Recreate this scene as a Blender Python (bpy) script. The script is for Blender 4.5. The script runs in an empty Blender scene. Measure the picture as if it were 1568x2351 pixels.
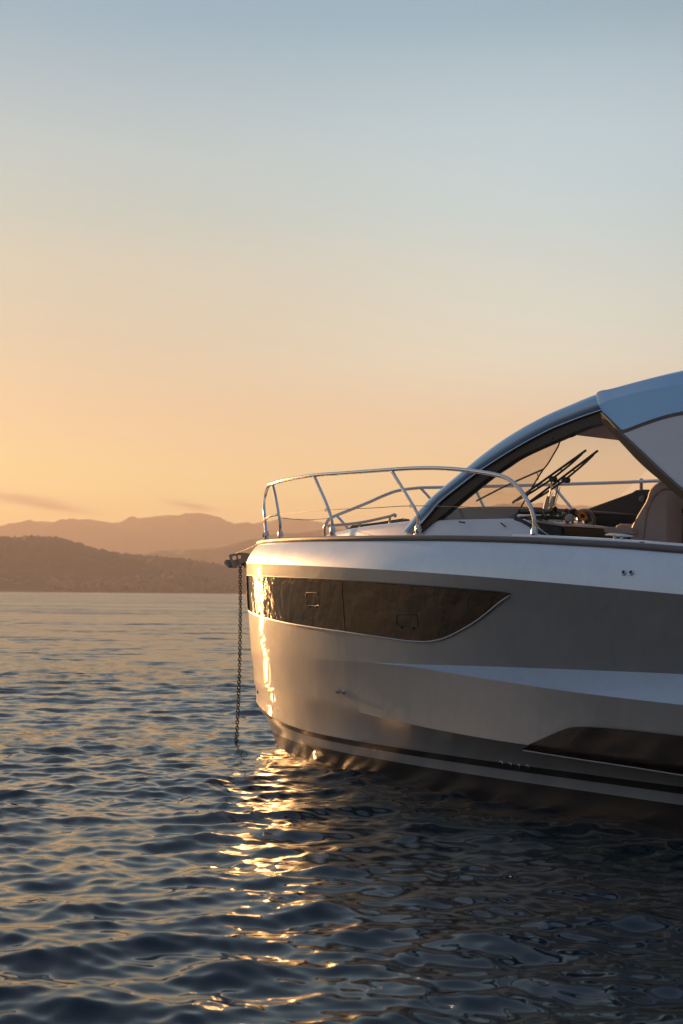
import bpy, bmesh, math, random
import numpy as np
from math import sin, cos, radians, pi, atan, sqrt
from mathutils import Vector, Matrix
rng = random.Random(7); NR = np.random.RandomState(11)
sc = bpy.context.scene
COL = sc.collection

# ------------------------------------------------------------------ camera
FPX = 3267.0                       # 50 mm on a 24 mm wide portrait frame, in 1568ths of the picture
PITCH, ROLL, EYE = atan(187.5/FPX), 0.0088, 1.45
f0 = Vector((0, cos(PITCH), sin(PITCH))); r0 = Vector((1, 0, 0)); u0 = Vector((0, -sin(PITCH), cos(PITCH)))
RT = r0*cos(ROLL)+u0*sin(ROLL); UP = -r0*sin(ROLL)+u0*cos(ROLL)
cd = bpy.data.cameras.new('camera'); cam = bpy.data.objects.new('camera', cd); COL.objects.link(cam)
cd.sensor_fit = 'HORIZONTAL'; cd.sensor_width = 24; cd.lens = 24*FPX/1568; cd.clip_start = .1; cd.clip_end = 60000
m = Matrix((( RT.x, UP.x, -f0.x, 0), (RT.y, UP.y, -f0.y, 0), (RT.z, UP.z, -f0.z, EYE), (0, 0, 0, 1)))
cam.matrix_world = m
cd.dof.use_dof = True; cd.dof.focus_distance = 11.5; cd.dof.aperture_fstop = 4.0
sc.camera = cam

# ------------------------------------------------------------------ sun and sky
SUN_AZ, SUN_EL = radians(-33), radians(8.5)          # azimuth from +Y, to the left of the frame
S = Vector((sin(SUN_AZ)*cos(SUN_EL), cos(SUN_AZ)*cos(SUN_EL), sin(SUN_EL)))
ld = bpy.data.lights.new('sun', 'SUN'); ld.energy = 5.0; ld.angle = radians(.6); ld.color = (1, .50, .18)
sun = bpy.data.objects.new('sun', ld); COL.objects.link(sun)
sun.rotation_euler = (-S).to_track_quat('-Z', 'Y').to_euler()

W = bpy.data.worlds.new('World'); sc.world = W; W.use_nodes = True
nt = W.node_tree; nt.nodes.clear(); N = nt.nodes.new; LK = nt.links.new
def wm(op, a, b=None, c=None):
    n = N('ShaderNodeMath'); n.operation = op
    for i, v in enumerate((a, b, c)):
        if v is None: continue
        if isinstance(v, (int, float)): n.inputs[i].default_value = v
        else: LK(v, n.inputs[i])
    return n.outputs[0]
def wramp(fac, stops, interp='EASE'):
    n = N('ShaderNodeValToRGB'); n.color_ramp.interpolation = interp
    e = n.color_ramp.elements
    while len(e) < len(stops): e.new(.5)
    for k, (p_, c_) in enumerate(stops): e[k].position = p_; e[k].color = (*c_, 1)
    LK(fac, n.inputs[0]); return n.outputs[0]
def wmix(fac, a, b):
    n = N('ShaderNodeMix'); n.data_type = 'RGBA'
    LK(fac, n.inputs[0])
    for k, v in ((6, a), (7, b)):
        if isinstance(v, tuple): n.inputs[k].default_value = (*v, 1)
        else: LK(v, n.inputs[k])
    return n.outputs[2]
tc = N('ShaderNodeTexCoord'); sx = N('ShaderNodeSeparateXYZ'); LK(tc.outputs['Generated'], sx.inputs[0])
X_, Y_, Z_ = sx.outputs
hl = wm('SQRT', wm('ADD', wm('MULTIPLY', X_, X_), wm('ADD', wm('MULTIPLY', Y_, Y_), 1e-6)))
az = wm('DIVIDE', wm('ADD', wm('MULTIPLY', X_, sin(SUN_AZ)), wm('MULTIPLY', Y_, cos(SUN_AZ))), hl)   # cos of azimuth from the sun
elev = wm('MAXIMUM', Z_, 0)
near = wramp(elev, [(0.0000, (0.708, 0.600, 0.231)), (0.0509, (0.708, 0.600, 0.231)), (0.0717, (0.745, 0.627, 0.256)), (0.1237, (0.663, 0.488, 0.291)), (0.1750, (0.554, 0.488, 0.356)), (0.2252, (0.509, 0.510, 0.415)), (0.2578, (0.416, 0.503, 0.461)), (0.2900, (0.391, 0.505, 0.510)), (0.3210, (0.325, 0.468, 0.520)), (0.3793, (0.200, 0.381, 0.506)), (0.6000, (0.170, 0.260, 0.360)), (1.0000, (0.150, 0.250, 0.390))], 'LINEAR')
side = wramp(elev, [(0.0000, (0.900, 0.600, 0.340)), (0.0550, (0.900, 0.600, 0.340)), (0.0758, (0.880, 0.620, 0.380)), (0.1207, (0.800, 0.647, 0.468)), (0.1620, (0.773, 0.802, 0.679)), (0.1929, (0.689, 0.798, 0.713)), (0.2335, (0.595, 0.740, 0.734)), (0.2731, (0.513, 0.709, 0.764)), (0.3116, (0.474, 0.667, 0.743)), (0.3487, (0.390, 0.569, 0.655)), (0.3833, (0.255, 0.437, 0.531)), (0.6000, (0.170, 0.260, 0.360)), (1.0000, (0.150, 0.250, 0.390))], 'LINEAR')
back = wramp(elev, [(0, (.02, .024, .03)), (.08, (.024, .03, .04)), (.3, (.10, .15, .23)), (.6, (.19, .30, .46)), (1, (.15, .25, .40))], 'LINEAR')
mr1 = N('ShaderNodeMapRange'); mr1.interpolation_type = 'SMOOTHSTEP'; LK(az, mr1.inputs[0]); mr1.inputs[1].default_value = cos(radians(50)); mr1.inputs[2].default_value = cos(radians(14))
mr2 = N('ShaderNodeMapRange'); mr2.interpolation_type = 'SMOOTHSTEP'; LK(az, mr2.inputs[0]); mr2.inputs[1].default_value = .30; mr2.inputs[2].default_value = .84
sky = wmix(mr2.outputs[0], back, wmix(mr1.outputs[0], side, near))
# thin streaks of cloud low over the hills, fixed in the sky
mp = N('ShaderNodeMapping'); mp.inputs['Scale'].default_value = (3.0, 3.0, 42); mp.inputs['Rotation'].default_value = (0, radians(5), 0); LK(tc.outputs['Generated'], mp.inputs[0])
nz = N('ShaderNodeTexNoise'); nz.inputs['Scale'].default_value = 1.9; nz.inputs['Detail'].default_value = 6; nz.inputs['Roughness'].default_value = .55; LK(mp.outputs[0], nz.inputs[0])
cm = wramp(nz.outputs[0], [(.52, (0, 0, 0)), (.72, (1, 1, 1))])
band = wramp(elev, [(.03, (0, 0, 0)), (.06, (1, 1, 1)), (.085, (.45, .45, .45)), (.16, (0, 0, 0))])
sky = wmix(wm('MULTIPLY', wm('MULTIPLY', cm, band), .5), sky, (.70, .47, .38))
def streak(u, v, wu, wv, tilt):
    """a soft lens of cloud at one direction of the sky"""
    d = (f0+RT*((u-784)/FPX)+UP*((1175.5-v)/FPX)).normalized()
    a0 = math.atan2(d.x, d.y); e0 = d.z
    aa = wm('SUBTRACT', wm('ARCTAN2', X_, Y_), a0); ee = wm('SUBTRACT', Z_, e0)
    ee = wm('ADD', wm('SUBTRACT', ee, wm('MULTIPLY', aa, tilt)), wm('MULTIPLY', wm('SUBTRACT', nz.outputs[0], .5), .012))
    q = wm('ADD', wm('POWER', wm('ABSOLUTE', wm('DIVIDE', aa, wu)), 2), wm('POWER', wm('ABSOLUTE', wm('DIVIDE', ee, wv)), 2))
    return wm('EXPONENT', wm('MULTIPLY', q, -1))
for u, v, wu, wv, tl, k in ((105, 1156, .028, .0035, -.16, 1.0), (440, 1160, .016, .0020, -.14, .8), (20, 1138, .03, .0025, -.08, .6), (1150, 948, .005, .0018, -.1, -.3)):
    sky = wmix(wm('MULTIPLY', streak(u, v, wu, wv, tl), abs(k)), sky, (.22, .12, .12) if k > 0 else (1, .66, .42))
bg = N('ShaderNodeBackground'); LK(sky, bg.inputs[0]); bg.inputs[1].default_value = .52
st = N('ShaderNodeTexSky'); st.sky_type = 'NISHITA'; st.sun_disc = False; st.sun_elevation = SUN_EL; st.sun_rotation = SUN_AZ
bg2 = N('ShaderNodeBackground'); LK(st.outputs[0], bg2.inputs[0]); bg2.inputs[1].default_value = .010
ad = N('ShaderNodeAddShader'); LK(bg.outputs[0], ad.inputs[0]); LK(bg2.outputs[0], ad.inputs[1])
wo = N('ShaderNodeOutputWorld'); LK(ad.outputs[0], wo.inputs[0])
sc.view_settings.view_transform = 'Standard'; sc.view_settings.look = 'None'; sc.view_settings.exposure = .95; sc.view_settings.gamma = 1
sc.render.engine = 'CYCLES'
sc.cycles.max_bounces = 8; sc.cycles.transparent_max_bounces = 16; sc.cycles.glossy_bounces = 5; sc.cycles.sample_clamp_indirect = 12
sc.cycles.blur_glossy = .3

# ------------------------------------------------------------------ materials
def mat(name, col, rough=.5, metal=0, spec=.5, coat=0, noise=0, nscale=6, bump=0, bscale=40, coat_rough=.08, stretch=(1, 1, 1)):
    M = bpy.data.materials.new(name); M.use_nodes = True; t = M.node_tree; b = t.nodes['Principled BSDF']
    b.inputs['Base Color'].default_value = (*col, 1); b.inputs['Roughness'].default_value = rough; b.inputs['Metallic'].default_value = metal
    b.inputs['Specular IOR Level'].default_value = spec; b.inputs['Coat Weight'].default_value = coat; b.inputs['Coat Roughness'].default_value = coat_rough
    c = t.nodes.new('ShaderNodeTexCoord'); mpp = t.nodes.new('ShaderNodeMapping'); mpp.inputs['Scale'].default_value = stretch
    t.links.new(c.outputs['Object'], mpp.inputs[0])
    if noise:
        n = t.nodes.new('ShaderNodeTexNoise'); n.inputs['Scale'].default_value = nscale; n.inputs['Detail'].default_value = 6; n.inputs['Roughness'].default_value = .65
        t.links.new(mpp.outputs[0], n.inputs[0])
        mx = t.nodes.new('ShaderNodeMapRange'); t.links.new(n.outputs[0], mx.inputs[0]); mx.inputs[1].default_value = .3; mx.inputs[2].default_value = .7; mx.inputs[3].default_value = 1-noise; mx.inputs[4].default_value = 1+noise
        v = t.nodes.new('ShaderNodeVectorMath'); v.operation = 'SCALE'; v.inputs[0].default_value = col; t.links.new(mx.outputs[0], v.inputs['Scale'])
        t.links.new(v.outputs[0], b.inputs['Base Color'])
        mr = t.nodes.new('ShaderNodeMapRange'); t.links.new(n.outputs[0], mr.inputs[0]); mr.inputs[1].default_value = .3; mr.inputs[2].default_value = .7; mr.inputs[3].default_value = rough*.85; mr.inputs[4].default_value = rough*1.15
        t.links.new(mr.outputs[0], b.inputs['Roughness'])
    if bump:
        n = t.nodes.new('ShaderNodeTexNoise'); n.inputs['Scale'].default_value = bscale; n.inputs['Detail'].default_value = 4; t.links.new(mpp.outputs[0], n.inputs[0])
        bp = t.nodes.new('ShaderNodeBump'); bp.inputs['Strength'].default_value = bump; bp.inputs['Distance'].default_value = .01
        t.links.new(n.outputs[0], bp.inputs['Height']); t.links.new(bp.outputs[0], b.inputs['Normal'])
    return M
def gelcoat(name, col, below=False):
    """white gelcoat with faint salt streaks and fine scuffs; below the chine the antifouling starts at the waterline"""
    M = mat(name, col, .38, metal=.35, coat=.55, coat_rough=.035, noise=.05, nscale=2.2)
    t = M.node_tree; b = t.nodes['Principled BSDF']; n_ = t.nodes.new; l = t.links.new
    c = n_('ShaderNodeTexCoord'); mp1 = n_('ShaderNodeMapping'); mp1.inputs['Scale'].default_value = (1, 1, .12); l(c.outputs['Object'], mp1.inputs[0])
    n1 = n_('ShaderNodeTexNoise'); n1.inputs['Scale'].default_value = 22; n1.inputs['Detail'].default_value = 5; l(mp1.outputs[0], n1.inputs[0])   # runs
    w = n_('ShaderNodeTexVoronoi'); w.feature = 'DISTANCE_TO_EDGE'; w.inputs['Scale'].default_value = 2.3
    n2 = n_('ShaderNodeTexNoise'); n2.inputs['Scale'].default_value = 3.1; n2.inputs['Detail'].default_value = 3; l(c.outputs['Object'], n2.inputs[0])
    vm = n_('ShaderNodeVectorMath'); vm.operation = 'ADD'; l(c.outputs['Object'], vm.inputs[0]); sc_ = n_('ShaderNodeVectorMath'); sc_.operation = 'SCALE'; sc_.inputs['Scale'].default_value = 1.2; l(n2.outputs['Color'], sc_.inputs[0]); l(sc_.outputs[0], vm.inputs[1]); l(vm.outputs[0], w.inputs[0])
    def rng_(src, a, b_, c_, d_):
        r = n_('ShaderNodeMapRange'); l(src, r.inputs[0])
        for i, q in enumerate((a, b_, c_, d_)): r.inputs[i+1].default_value = q
        return r.outputs[0]
    def mul(a, b_):
        r = n_('ShaderNodeMath'); r.operation = 'MULTIPLY'
        for i, q in enumerate((a, b_)):
            if isinstance(q, float): r.inputs[i].default_value = q
            else: l(q, r.inputs[i])
        return r.outputs[0]
    scuff = mul(rng_(w.outputs['Distance'], 0, .003, 1, 0), rng_(n2.outputs[0], .60, .72, 0, 1))
    k = n_('ShaderNodeMath'); k.operation = 'SUBTRACT'; l(rng_(n1.outputs[0], .35, .7, 1.01, .96), k.inputs[0]); l(mul(scuff, .16), k.inputs[1])
    src = b.inputs['Base Color'].links[0].from_socket
    v = n_('ShaderNodeVectorMath'); v.operation = 'SCALE'; l(src, v.inputs[0]); l(k.outputs[0], v.inputs['Scale'])
    out = v.outputs[0]
    if below:
        s = n_('ShaderNodeSeparateXYZ'); l(c.outputs['Object'], s.inputs[0])
        mx = n_('ShaderNodeMix'); mx.data_type = 'RGBA'; l(rng_(s.outputs[2], .135, .14, 0, 1), mx.inputs[0]); mx.inputs[6].default_value = (.018, .013, .010, 1); l(out, mx.inputs[7]); out = mx.outputs[2]
    l(out, b.inputs['Base Color'])
    bp = n_('ShaderNodeBump'); bp.inputs['Strength'].default_value = .03; bp.inputs['Distance'].default_value = .02
    n3 = n_('ShaderNodeTexNoise'); n3.inputs['Scale'].default_value = 3.5; n3.inputs['Detail'].default_value = 1.5; l(c.outputs['Object'], n3.inputs[0])
    l(n3.outputs[0], bp.inputs['Height']); l(bp.outputs[0], b.inputs['Coat Normal'])
    n4 = n_('ShaderNodeTexNoise'); n4.inputs['Scale'].default_value = 4.5; n4.inputs['Detail'].default_value = 3; n4.inputs['Distortion'].default_value = .8; l(c.outputs['Object'], n4.inputs[0])
    bq = n_('ShaderNodeBump'); bq.inputs['Strength'].default_value = .0 if 'white' in name else .10; bq.inputs['Distance'].default_value = .025; l(n4.outputs[0], bq.inputs['Height']); l(bq.outputs[0], b.inputs['Normal'])
    return M
def glass(name, tint, gloss=1.0, rough=.01):
    M = bpy.data.materials.new(name); M.use_nodes = True; t = M.node_tree; t.nodes.clear(); n_ = t.nodes.new
    a = n_('ShaderNodeBsdfTransparent'); a.inputs[0].default_value = (*tint, 1)
    g = n_('ShaderNodeBsdfGlossy'); g.inputs['Roughness'].default_value = rough; g.inputs[0].default_value = (gloss, gloss, gloss, 1)
    fr = n_('ShaderNodeFresnel'); gm = n_('ShaderNodeNewGeometry'); io = n_('ShaderNodeMapRange'); io.inputs[3].default_value = 1.5; io.inputs[4].default_value = 1/1.5; t.links.new(gm.outputs['Backfacing'], io.inputs[0]); t.links.new(io.outputs[0], fr.inputs[0])
    mx = n_('ShaderNodeMixShader'); o = n_('ShaderNodeOutputMaterial')
    t.links.new(fr.outputs[0], mx.inputs[0]); t.links.new(a.outputs[0], mx.inputs[1]); t.links.new(g.outputs[0], mx.inputs[2]); t.links.new(mx.outputs[0], o.inputs[0])
    return M
GEL = gelcoat('hull_paint_grey', (.325, .338, .34)); GELB = gelcoat('bottom_paint', (.325, .338, .34), True)
GELM = gelcoat('hull_paint_skylit', (.43, .49, .56))  # hull grey raised and blued: sky light painted into the upward-facing wedge
GELW = gelcoat('gelcoat_white', (.64, .69, .74))
STRIPE = mat('stripe_black', (.016, .012, .010), .3, coat=.3)
DECKW = mat('deck_white', (.62, .62, .62), .45, noise=.05, bump=.1)
RUB = mat('rub_rail_grey', (.14, .13, .13), .5, noise=.15)
BLUEW = mat('coachroof_paint', (.62, .63, .65), .30, coat=.5)
ROOFP = mat('roof_paint', (.24, .42, .62), .30, metal=.5, coat=.8, coat_rough=.06)
SEAL = mat('window_seal_black', (.012, .010, .009), .4)
HGLASS = mat('hull_glass_smoked', (.034, .022, .014), .06, spec=.9, coat=0, bump=.42, bscale=6)
for n_ in HGLASS.node_tree.nodes:
    if n_.type == 'BUMP': n_.inputs['Distance'].default_value = .05; n_.inputs['Strength'].default_value = .27
HGLASS.node_tree.nodes['Principled BSDF'].inputs['Specular Tint'].default_value = (1, .74, .52, 1)
LIPM = mat('polished_lip', (.42, .42, .43), .3, metal=.2)
CHROME = mat('stainless_steel', (.62, .61, .60), .16, metal=1, noise=.06, nscale=30)
GALV = mat('galvanised_steel', (.20, .18, .165), .45, metal=.85, noise=.25, nscale=60)
RUST = mat('rusty_chain', (.045, .028, .018), .6, metal=.3, noise=.5, nscale=90)
RUBBER = mat('wiper_black', (.015, .013, .012), .5)
DARK = mat('console_black', (.018, .017, .018), .45, noise=.1)
DARKG = mat('console_grey', (.05, .05, .052), .5, noise=.1)
SEATM = mat('seat_vinyl', (.50, .41, .35), .55, noise=.1, bump=.2, bscale=60)
SEATB = mat('seat_back_vinyl', (.47, .38, .36), .6, noise=.08, bump=.15, bscale=60)
LGLASS = mat('hull_glass_dark', (.030, .015, .009), .08, spec=.8, bump=.15, bscale=3)
SIDEG = glass('side_glass_smoked', (.80, .70, .62))
CLEAR = glass('windshield_clear', (.97, .97, .96), .55)

# ------------------------------------------------------------------ mesh helpers
class MB:
    def __init__(s): s.v = []; s.f = []; s.m = []
    def grid(s, rows, close_u=False, close_v=False, mi=0):
        n, k = len(rows), len(rows[0]); b = len(s.v)
        for r in rows: s.v.extend([tuple(p) for p in r])
        for i in range(n if close_u else n-1):
            for j in range(k if close_v else k-1):
                i2, j2 = (i+1) % n, (j+1) % k
                s.f.append((b+i*k+j, b+i*k+j2, b+i2*k+j2, b+i2*k+j)); s.m.append(mi)
        return b
    def poly(s, pts, mi=0):
        b = len(s.v); s.v.extend([tuple(p) for p in pts]); s.f.append(tuple(range(b, b+len(pts)))); s.m.append(mi)
    def prism(s, front, back, mi=0):
        """two matching outlines joined by side walls"""
        b = len(s.v); n = len(front); s.v.extend([tuple(p) for p in front]+[tuple(p) for p in back])
        s.f.append(tuple(range(b, b+n))); s.f.append(tuple(range(b+2*n-1, b+n-1, -1)))
        for i in range(n): j = (i+1) % n; s.f.append((b+j, b+i, b+n+i, b+n+j))
        s.m.extend([mi]*(n+2))
    def tube(s, path, r, seg=12, caps=True, squash=None, mi=0):
        P = [Vector(p) for p in path]; n = len(P)
        R = r if isinstance(r, (list, tuple)) else [r]*n
        rows = []; prev = None
        for i in range(n):
            t = (P[min(i+1, n-1)]-P[max(i-1, 0)]).normalized()
            if prev is None:
                a = Vector((0, 0, 1)) if abs(t.z) < .9 else Vector((1, 0, 0)); nn = (a-t*a.dot(t)).normalized()
            else: nn = (prev-t*prev.dot(t)).normalized()
            prev = nn; bb = t.cross(nn)
            rows.append([P[i]+(nn*cos(2*pi*k/seg)*(squash or 1)+bb*sin(2*pi*k/seg))*R[i] for k in range(seg)])
        b = s.grid(rows, close_v=True, mi=mi)
        if caps:
            s.f.append(tuple(range(b+seg-1, b-1, -1))); s.m.append(mi)
            s.f.append(tuple(range(b+(n-1)*seg, b+n*seg))); s.m.append(mi)
    def lathe(s, c, axis, prof, seg=16, mi=0):
        axis = Vector(axis).normalized(); s.tube([Vector(c)+axis*h for h, _ in prof], [max(q, 1e-4) for _, q in prof], seg, mi=mi)
    def box(s, lo, hi, mi=0):
        x0, y0, z0 = lo; x1, y1, z1 = hi
        s.prism([(x0, y0, z0), (x1, y0, z0), (x1, y1, z0), (x0, y1, z0)], [(x0, y0, z1), (x1, y0, z1), (x1, y1, z1), (x0, y1, z1)], mi)
    def build(s, name, mats, parent=None, smooth=35, recalc=True, bevel=0):
        me = bpy.data.meshes.new(name); me.from_pydata(s.v, [], s.f)
        for q in (mats if isinstance(mats, (list, tuple)) else [mats]): me.materials.append(q)
        me.polygons.foreach_set('material_index', s.m)
        if recalc:
            b = bmesh.new(); b.from_mesh(me); bmesh.ops.remove_doubles(b, verts=b.verts, dist=1e-6); bmesh.ops.recalc_face_normals(b, faces=b.faces); b.to_mesh(me); b.free()
        me.update()
        if smooth:
            me.polygons.foreach_set('use_smooth', [True]*len(me.polygons)); me.set_sharp_from_angle(angle=radians(smooth))
        o = bpy.data.objects.new(name, me); COL.objects.link(o)
        if parent: o.parent = parent
        if bevel:
            md = o.modifiers.new('bevel', 'BEVEL'); md.width = bevel; md.segments = 2; md.limit_method = 'ANGLE'; md.angle_limit = radians(40)
        return o
def tag(o, label=None, cat=None, group=None, kind=None):
    if label: o['label'] = label
    if cat: o['category'] = cat
    if group: o['group'] = group
    if kind: o['kind'] = kind
    return o
def empty(name, loc, rz=0, parent=None):
    o = bpy.data.objects.new(name, None); COL.objects.link(o); o.location = loc; o.rotation_euler = (0, 0, rz); o.empty_display_size = .2
    if parent: o.parent = parent
    return o
def smooth_path(pts, k=6):
    P = [Vector(p) for p in pts]; out = []
    for i in range(len(P)-1):
        p0, p1, p2, p3 = P[max(i-1, 0)], P[i], P[i+1], P[min(i+2, len(P)-1)]
        for j in range(k):
            t = j/k; out.append(.5*((2*p1)+(p2-p0)*t+(2*p0-5*p1+4*p2-p3)*t*t+(3*p1-p0-3*p2+p3)*t**3))
    out.append(P[-1]); return out
def table(xs, ys):
    """smooth monotone-ish interpolation through measured heights, straight beyond the ends"""
    xs, ys = np.array(xs, float), np.array(ys, float)
    h = np.diff(xs); d = np.diff(ys)/h; mm = np.zeros(len(xs)); mm[0], mm[-1] = d[0], d[-1]
    for i in range(1, len(xs)-1): mm[i] = 0 if d[i-1]*d[i] <= 0 else 2*d[i-1]*d[i]/(d[i-1]+d[i])
    def f(x):
        if x <= xs[0]: return float(ys[0]+(x-xs[0])*mm[0])
        if x >= xs[-1]: return float(ys[-1]+(x-xs[-1])*mm[-1])
        i = int(np.searchsorted(xs, x))-1; t = (x-xs[i])/h[i]
        return float((2*t**3-3*t*t+1)*ys[i]+(t**3-2*t*t+t)*h[i]*mm[i]+(-2*t**3+3*t*t)*ys[i+1]+(t**3-t*t)*h[i]*mm[i+1])
    return f

# ------------------------------------------------------------------ the boat's own frame: s aft from the stem, t to port, z up
TH = radians(40)
A = Vector((sin(TH), -cos(TH), 0)); PT = Vector((-cos(TH), -sin(TH), 0)); O = Vector((-.447, 14.19, 0))-A*.32
def L(s, t, z): return Vector((s, -t, z))
yacht = empty('motor_yacht', O, math.atan2(A.y, A.x))
tag(yacht, 'white motor yacht at anchor with dark hull windows and a curved blue-grey roof', 'yacht')
def ray(u, v): return f0+RT*((u-784)/FPX)+UP*((1175.5-v)/FPX)
CB = Vector(((Vector((0, 0, EYE))-O).dot(A), (Vector((0, 0, EYE))-O).dot(PT), EYE))
def at(u, v, c, k=0.0, z0=2.05):
    """the point, in the boat's frame, where a measured sight line meets the lengthwise plane t = c - k (z - z0)"""
    d = ray(u, v); db = Vector((d.dot(A), d.dot(PT), d.z))
    lam = (c+k*z0-CB.y-k*CB.z)/(db.y+k*db.z); q = CB+db*lam
    return q.x, q.y, q.z
def AL(u, v, c, k=0.0): return L(*at(u, v, c, k))

def plan(B, s0, mm=.5, Ln=4.9, n=2.2):
    def f(s):
        x = min(max((s-s0)/Ln, 0), 1); b = B*(1-(1-x)**n)**mm
        return b*(1-.05*max((s-6.5)/4, 0)**2)
    f.s0 = s0; return f
SEND = 10.6
zG = table([0, .77, 1.48, 1.96, 2.7, 3.58, 4.08, 4.74, 5.33, 5.69, 6.08, 10.6], [1.922, 1.921, 1.916, 1.909, 1.894, 1.873, 1.858, 1.830, 1.795, 1.770, 1.738, 1.42])
zK = table([0, .69, 1.83, 2.59, 3.47, 4.3, 4.81, 6.18, 10.6], [1.74, 1.728, 1.695, 1.667, 1.631, 1.588, 1.557, 1.463, 1.15])
zWT = table([0, 3.4, 4.35, 5.07, 6.11, 10.6], [.87, .923, .944, .956, .97, .98])
dWB = table([3.15, 3.61, 4.02, 4.61, 5.3, 6.16, 10.6], [0, .016, .047, .093, .138, .175, .26])
def zWB(s): return zWT(s)-(dWB(s) if s > 3.15 else 0)
zLC = table([0, 1.5, 2.82, 3.29, 3.98, 4.86, 10.6], [.62, .585, .516, .494, .465, .439, .36])
zST = table([0, .5, .8, 1.23, 1.6, 2.06, 2.76, 10.6], [.435, .41, .378, .325, .297, .279, .274, .270])
zSB = table([0, .5, .8, 1.23, 1.6, 2.02, 2.73, 10.6], [.430, .385, .345, .283, .253, .233, .226, .222])
zWH = table([0, .5, .8, 1.23, 1.6, 1.99, 2.7, 10.6], [.426, .355, .318, .245, .19, .157, .154, .152])
zCH = table([0, .4, .8, 1.28, 1.81, 2.18, 2.65, 3.25, 4.2, 10.6], [.422, .349, .305, .238, .141, .100, .046, -.023, -.09, -.16])
pG, pK = plan(1.49, .12), plan(1.62, 0)
pST, pSB, pWH = plan(1.42, .06, .51), plan(1.40, .06, .52), plan(1.38, .06, .53)
def smst(x, a, b): k = min(max((x-a)/(b-a), 0), 1); return k*k*(3-2*k)
def side_level(zf, s0, aft, a0, a1):
    """fair curve between the upper knuckle and the boot stripe, with the moulded steps growing in aft of a0"""
    def f(s):
        q = min(max((zK(s)-zf(s))/(zK(s)-zST(s)), 0), 1); g = q**1.6; u = max(s-s0, 0)
        base = pK(u)*(1-g)+pST(u+.06)*g
        k = smst(s, a0, a1); return base*(1-k)+aft(s)*k
    f.s0 = s0; return f
pWT = side_level(zWT, .030, lambda s: pK(s)-.17, 3.15, 4.9)
_wb = side_level(zWB, .030, lambda s: pK(s)-.17, 3.15, 4.9)
def pWBf(s): return _wb(s)+.115*smst(s, 3.15, 5.6)**.8*1.35*(1 if s > 3.15 else 0)
pWBf.s0 = .030
pLC = side_level(zLC, .046, lambda s: pK(s)-.055, 2.3, 4.6)
pCH = plan(1.36, .06, .565, 5.2, 2.3); pBT = plan(1.2, .17, .64, 5.2, 2.3); pKE = plan(.02, .5)
zBT = lambda s: zCH(s)-.37; zKE = lambda s: zCH(s)-.75
NW = 230
def fairt(u, z, s):
    q = min(max((zK(s)-z)/(zK(s)-zST(s)), 0), 1); g = q**1.6
    return pK(max(u, 0))*(1-g)+pST(max(u, 0)+.06)*g
def fair_fix(s1, z1, u1, s2, z2, u2, q):
    """how far the fair bow curve stands off the straight chord between two levels"""
    s = s1+(s2-s1)*q; k = 1-smst(s, 1.8, 3.6)
    if k <= 0: return 0
    return k*(fairt(u1+(u2-u1)*q, z1+(z2-z1)*q, s)-fairt(u1, z1, s1)*(1-q)-fairt(u2, z2, s2)*q)
SIDE = ('K', 'WT', 'WB', 'LC', 'ST')
def level(p, z, j):
    w = j/NW; s = p.s0+(SEND-p.s0)*w*w
    return s, p(s), z(s)
def strip(mb, a, b, n, mi, bulge=0, fair=False):
    rows = []
    for i in range(n+1):
        q = i/n; row = []
        for j in range(NW+1):
            s1, t1, z1 = level(*a, j); s2, t2, z2 = level(*b, j)
            k = bulge*4*q*(1-q)+(fair_fix(s1, z1, s1-a[0].s0, s2, z2, s2-b[0].s0, q) if fair else 0)
            dt = pK(s1+.05)-pK(max(s1-.05, 0)); ln = sqrt(dt*dt+.01)
            sa = 0
            if fair:
                zz = z1+(z2-z1)*q; sm = s1+(s2-s1)*q; qq = min(max((zK(sm)-zz)/(zK(sm)-zST(sm)), 0), 1); sa = (.06*qq**1.6-(a[0].s0*(1-q)+b[0].s0*q))*(1-smst(sm, 1.8, 3.6)) if 0 < q < 1 else 0
            row.append((s1+(s2-s1)*q+sa-k*dt/ln, t1+(t2-t1)*q+k*.1/ln, z1+(z2-z1)*q))
        rows.append(row)
    for sg in (1, -1):
        g = [[L(s, sg*t, z) for s, t, z in r] for r in rows]
        if sg < 0: g = [r[::-1] for r in g]
        mb.grid(g, mi=mi)
LV = {'G': (pG, zG), 'K': (pK, zK), 'WT': (pWT, zWT), 'WB': (pWBf, zWB), 'LC': (pLC, zLC), 'ST': (pST, zST), 'SB': (pSB, zSB), 'WH': (pWH, zWH), 'CH': (pCH, zCH), 'BT': (pBT, zBT), 'KE': (pKE, zKE)}
hb = MB()
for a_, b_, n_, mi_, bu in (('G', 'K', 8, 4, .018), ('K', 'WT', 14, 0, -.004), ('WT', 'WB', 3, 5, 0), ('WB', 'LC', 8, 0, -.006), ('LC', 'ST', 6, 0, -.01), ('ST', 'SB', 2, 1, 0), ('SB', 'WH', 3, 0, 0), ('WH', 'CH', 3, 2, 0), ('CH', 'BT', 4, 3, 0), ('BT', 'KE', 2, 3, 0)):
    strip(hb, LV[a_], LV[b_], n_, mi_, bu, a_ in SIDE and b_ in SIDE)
ks = ['G', 'K', 'WT', 'WB', 'LC', 'ST', 'SB', 'WH', 'CH', 'BT', 'KE']
e = [level(*LV[k], NW) for k in ks]
hb.poly([L(s, t, z) for s, t, z in e]+[L(s, -t, z) for s, t, z in e[::-1]])
hull = hb.build('hull', [GEL, STRIPE, STRIPE, GELB, GELW, GELM], yacht, smooth=16)

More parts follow.
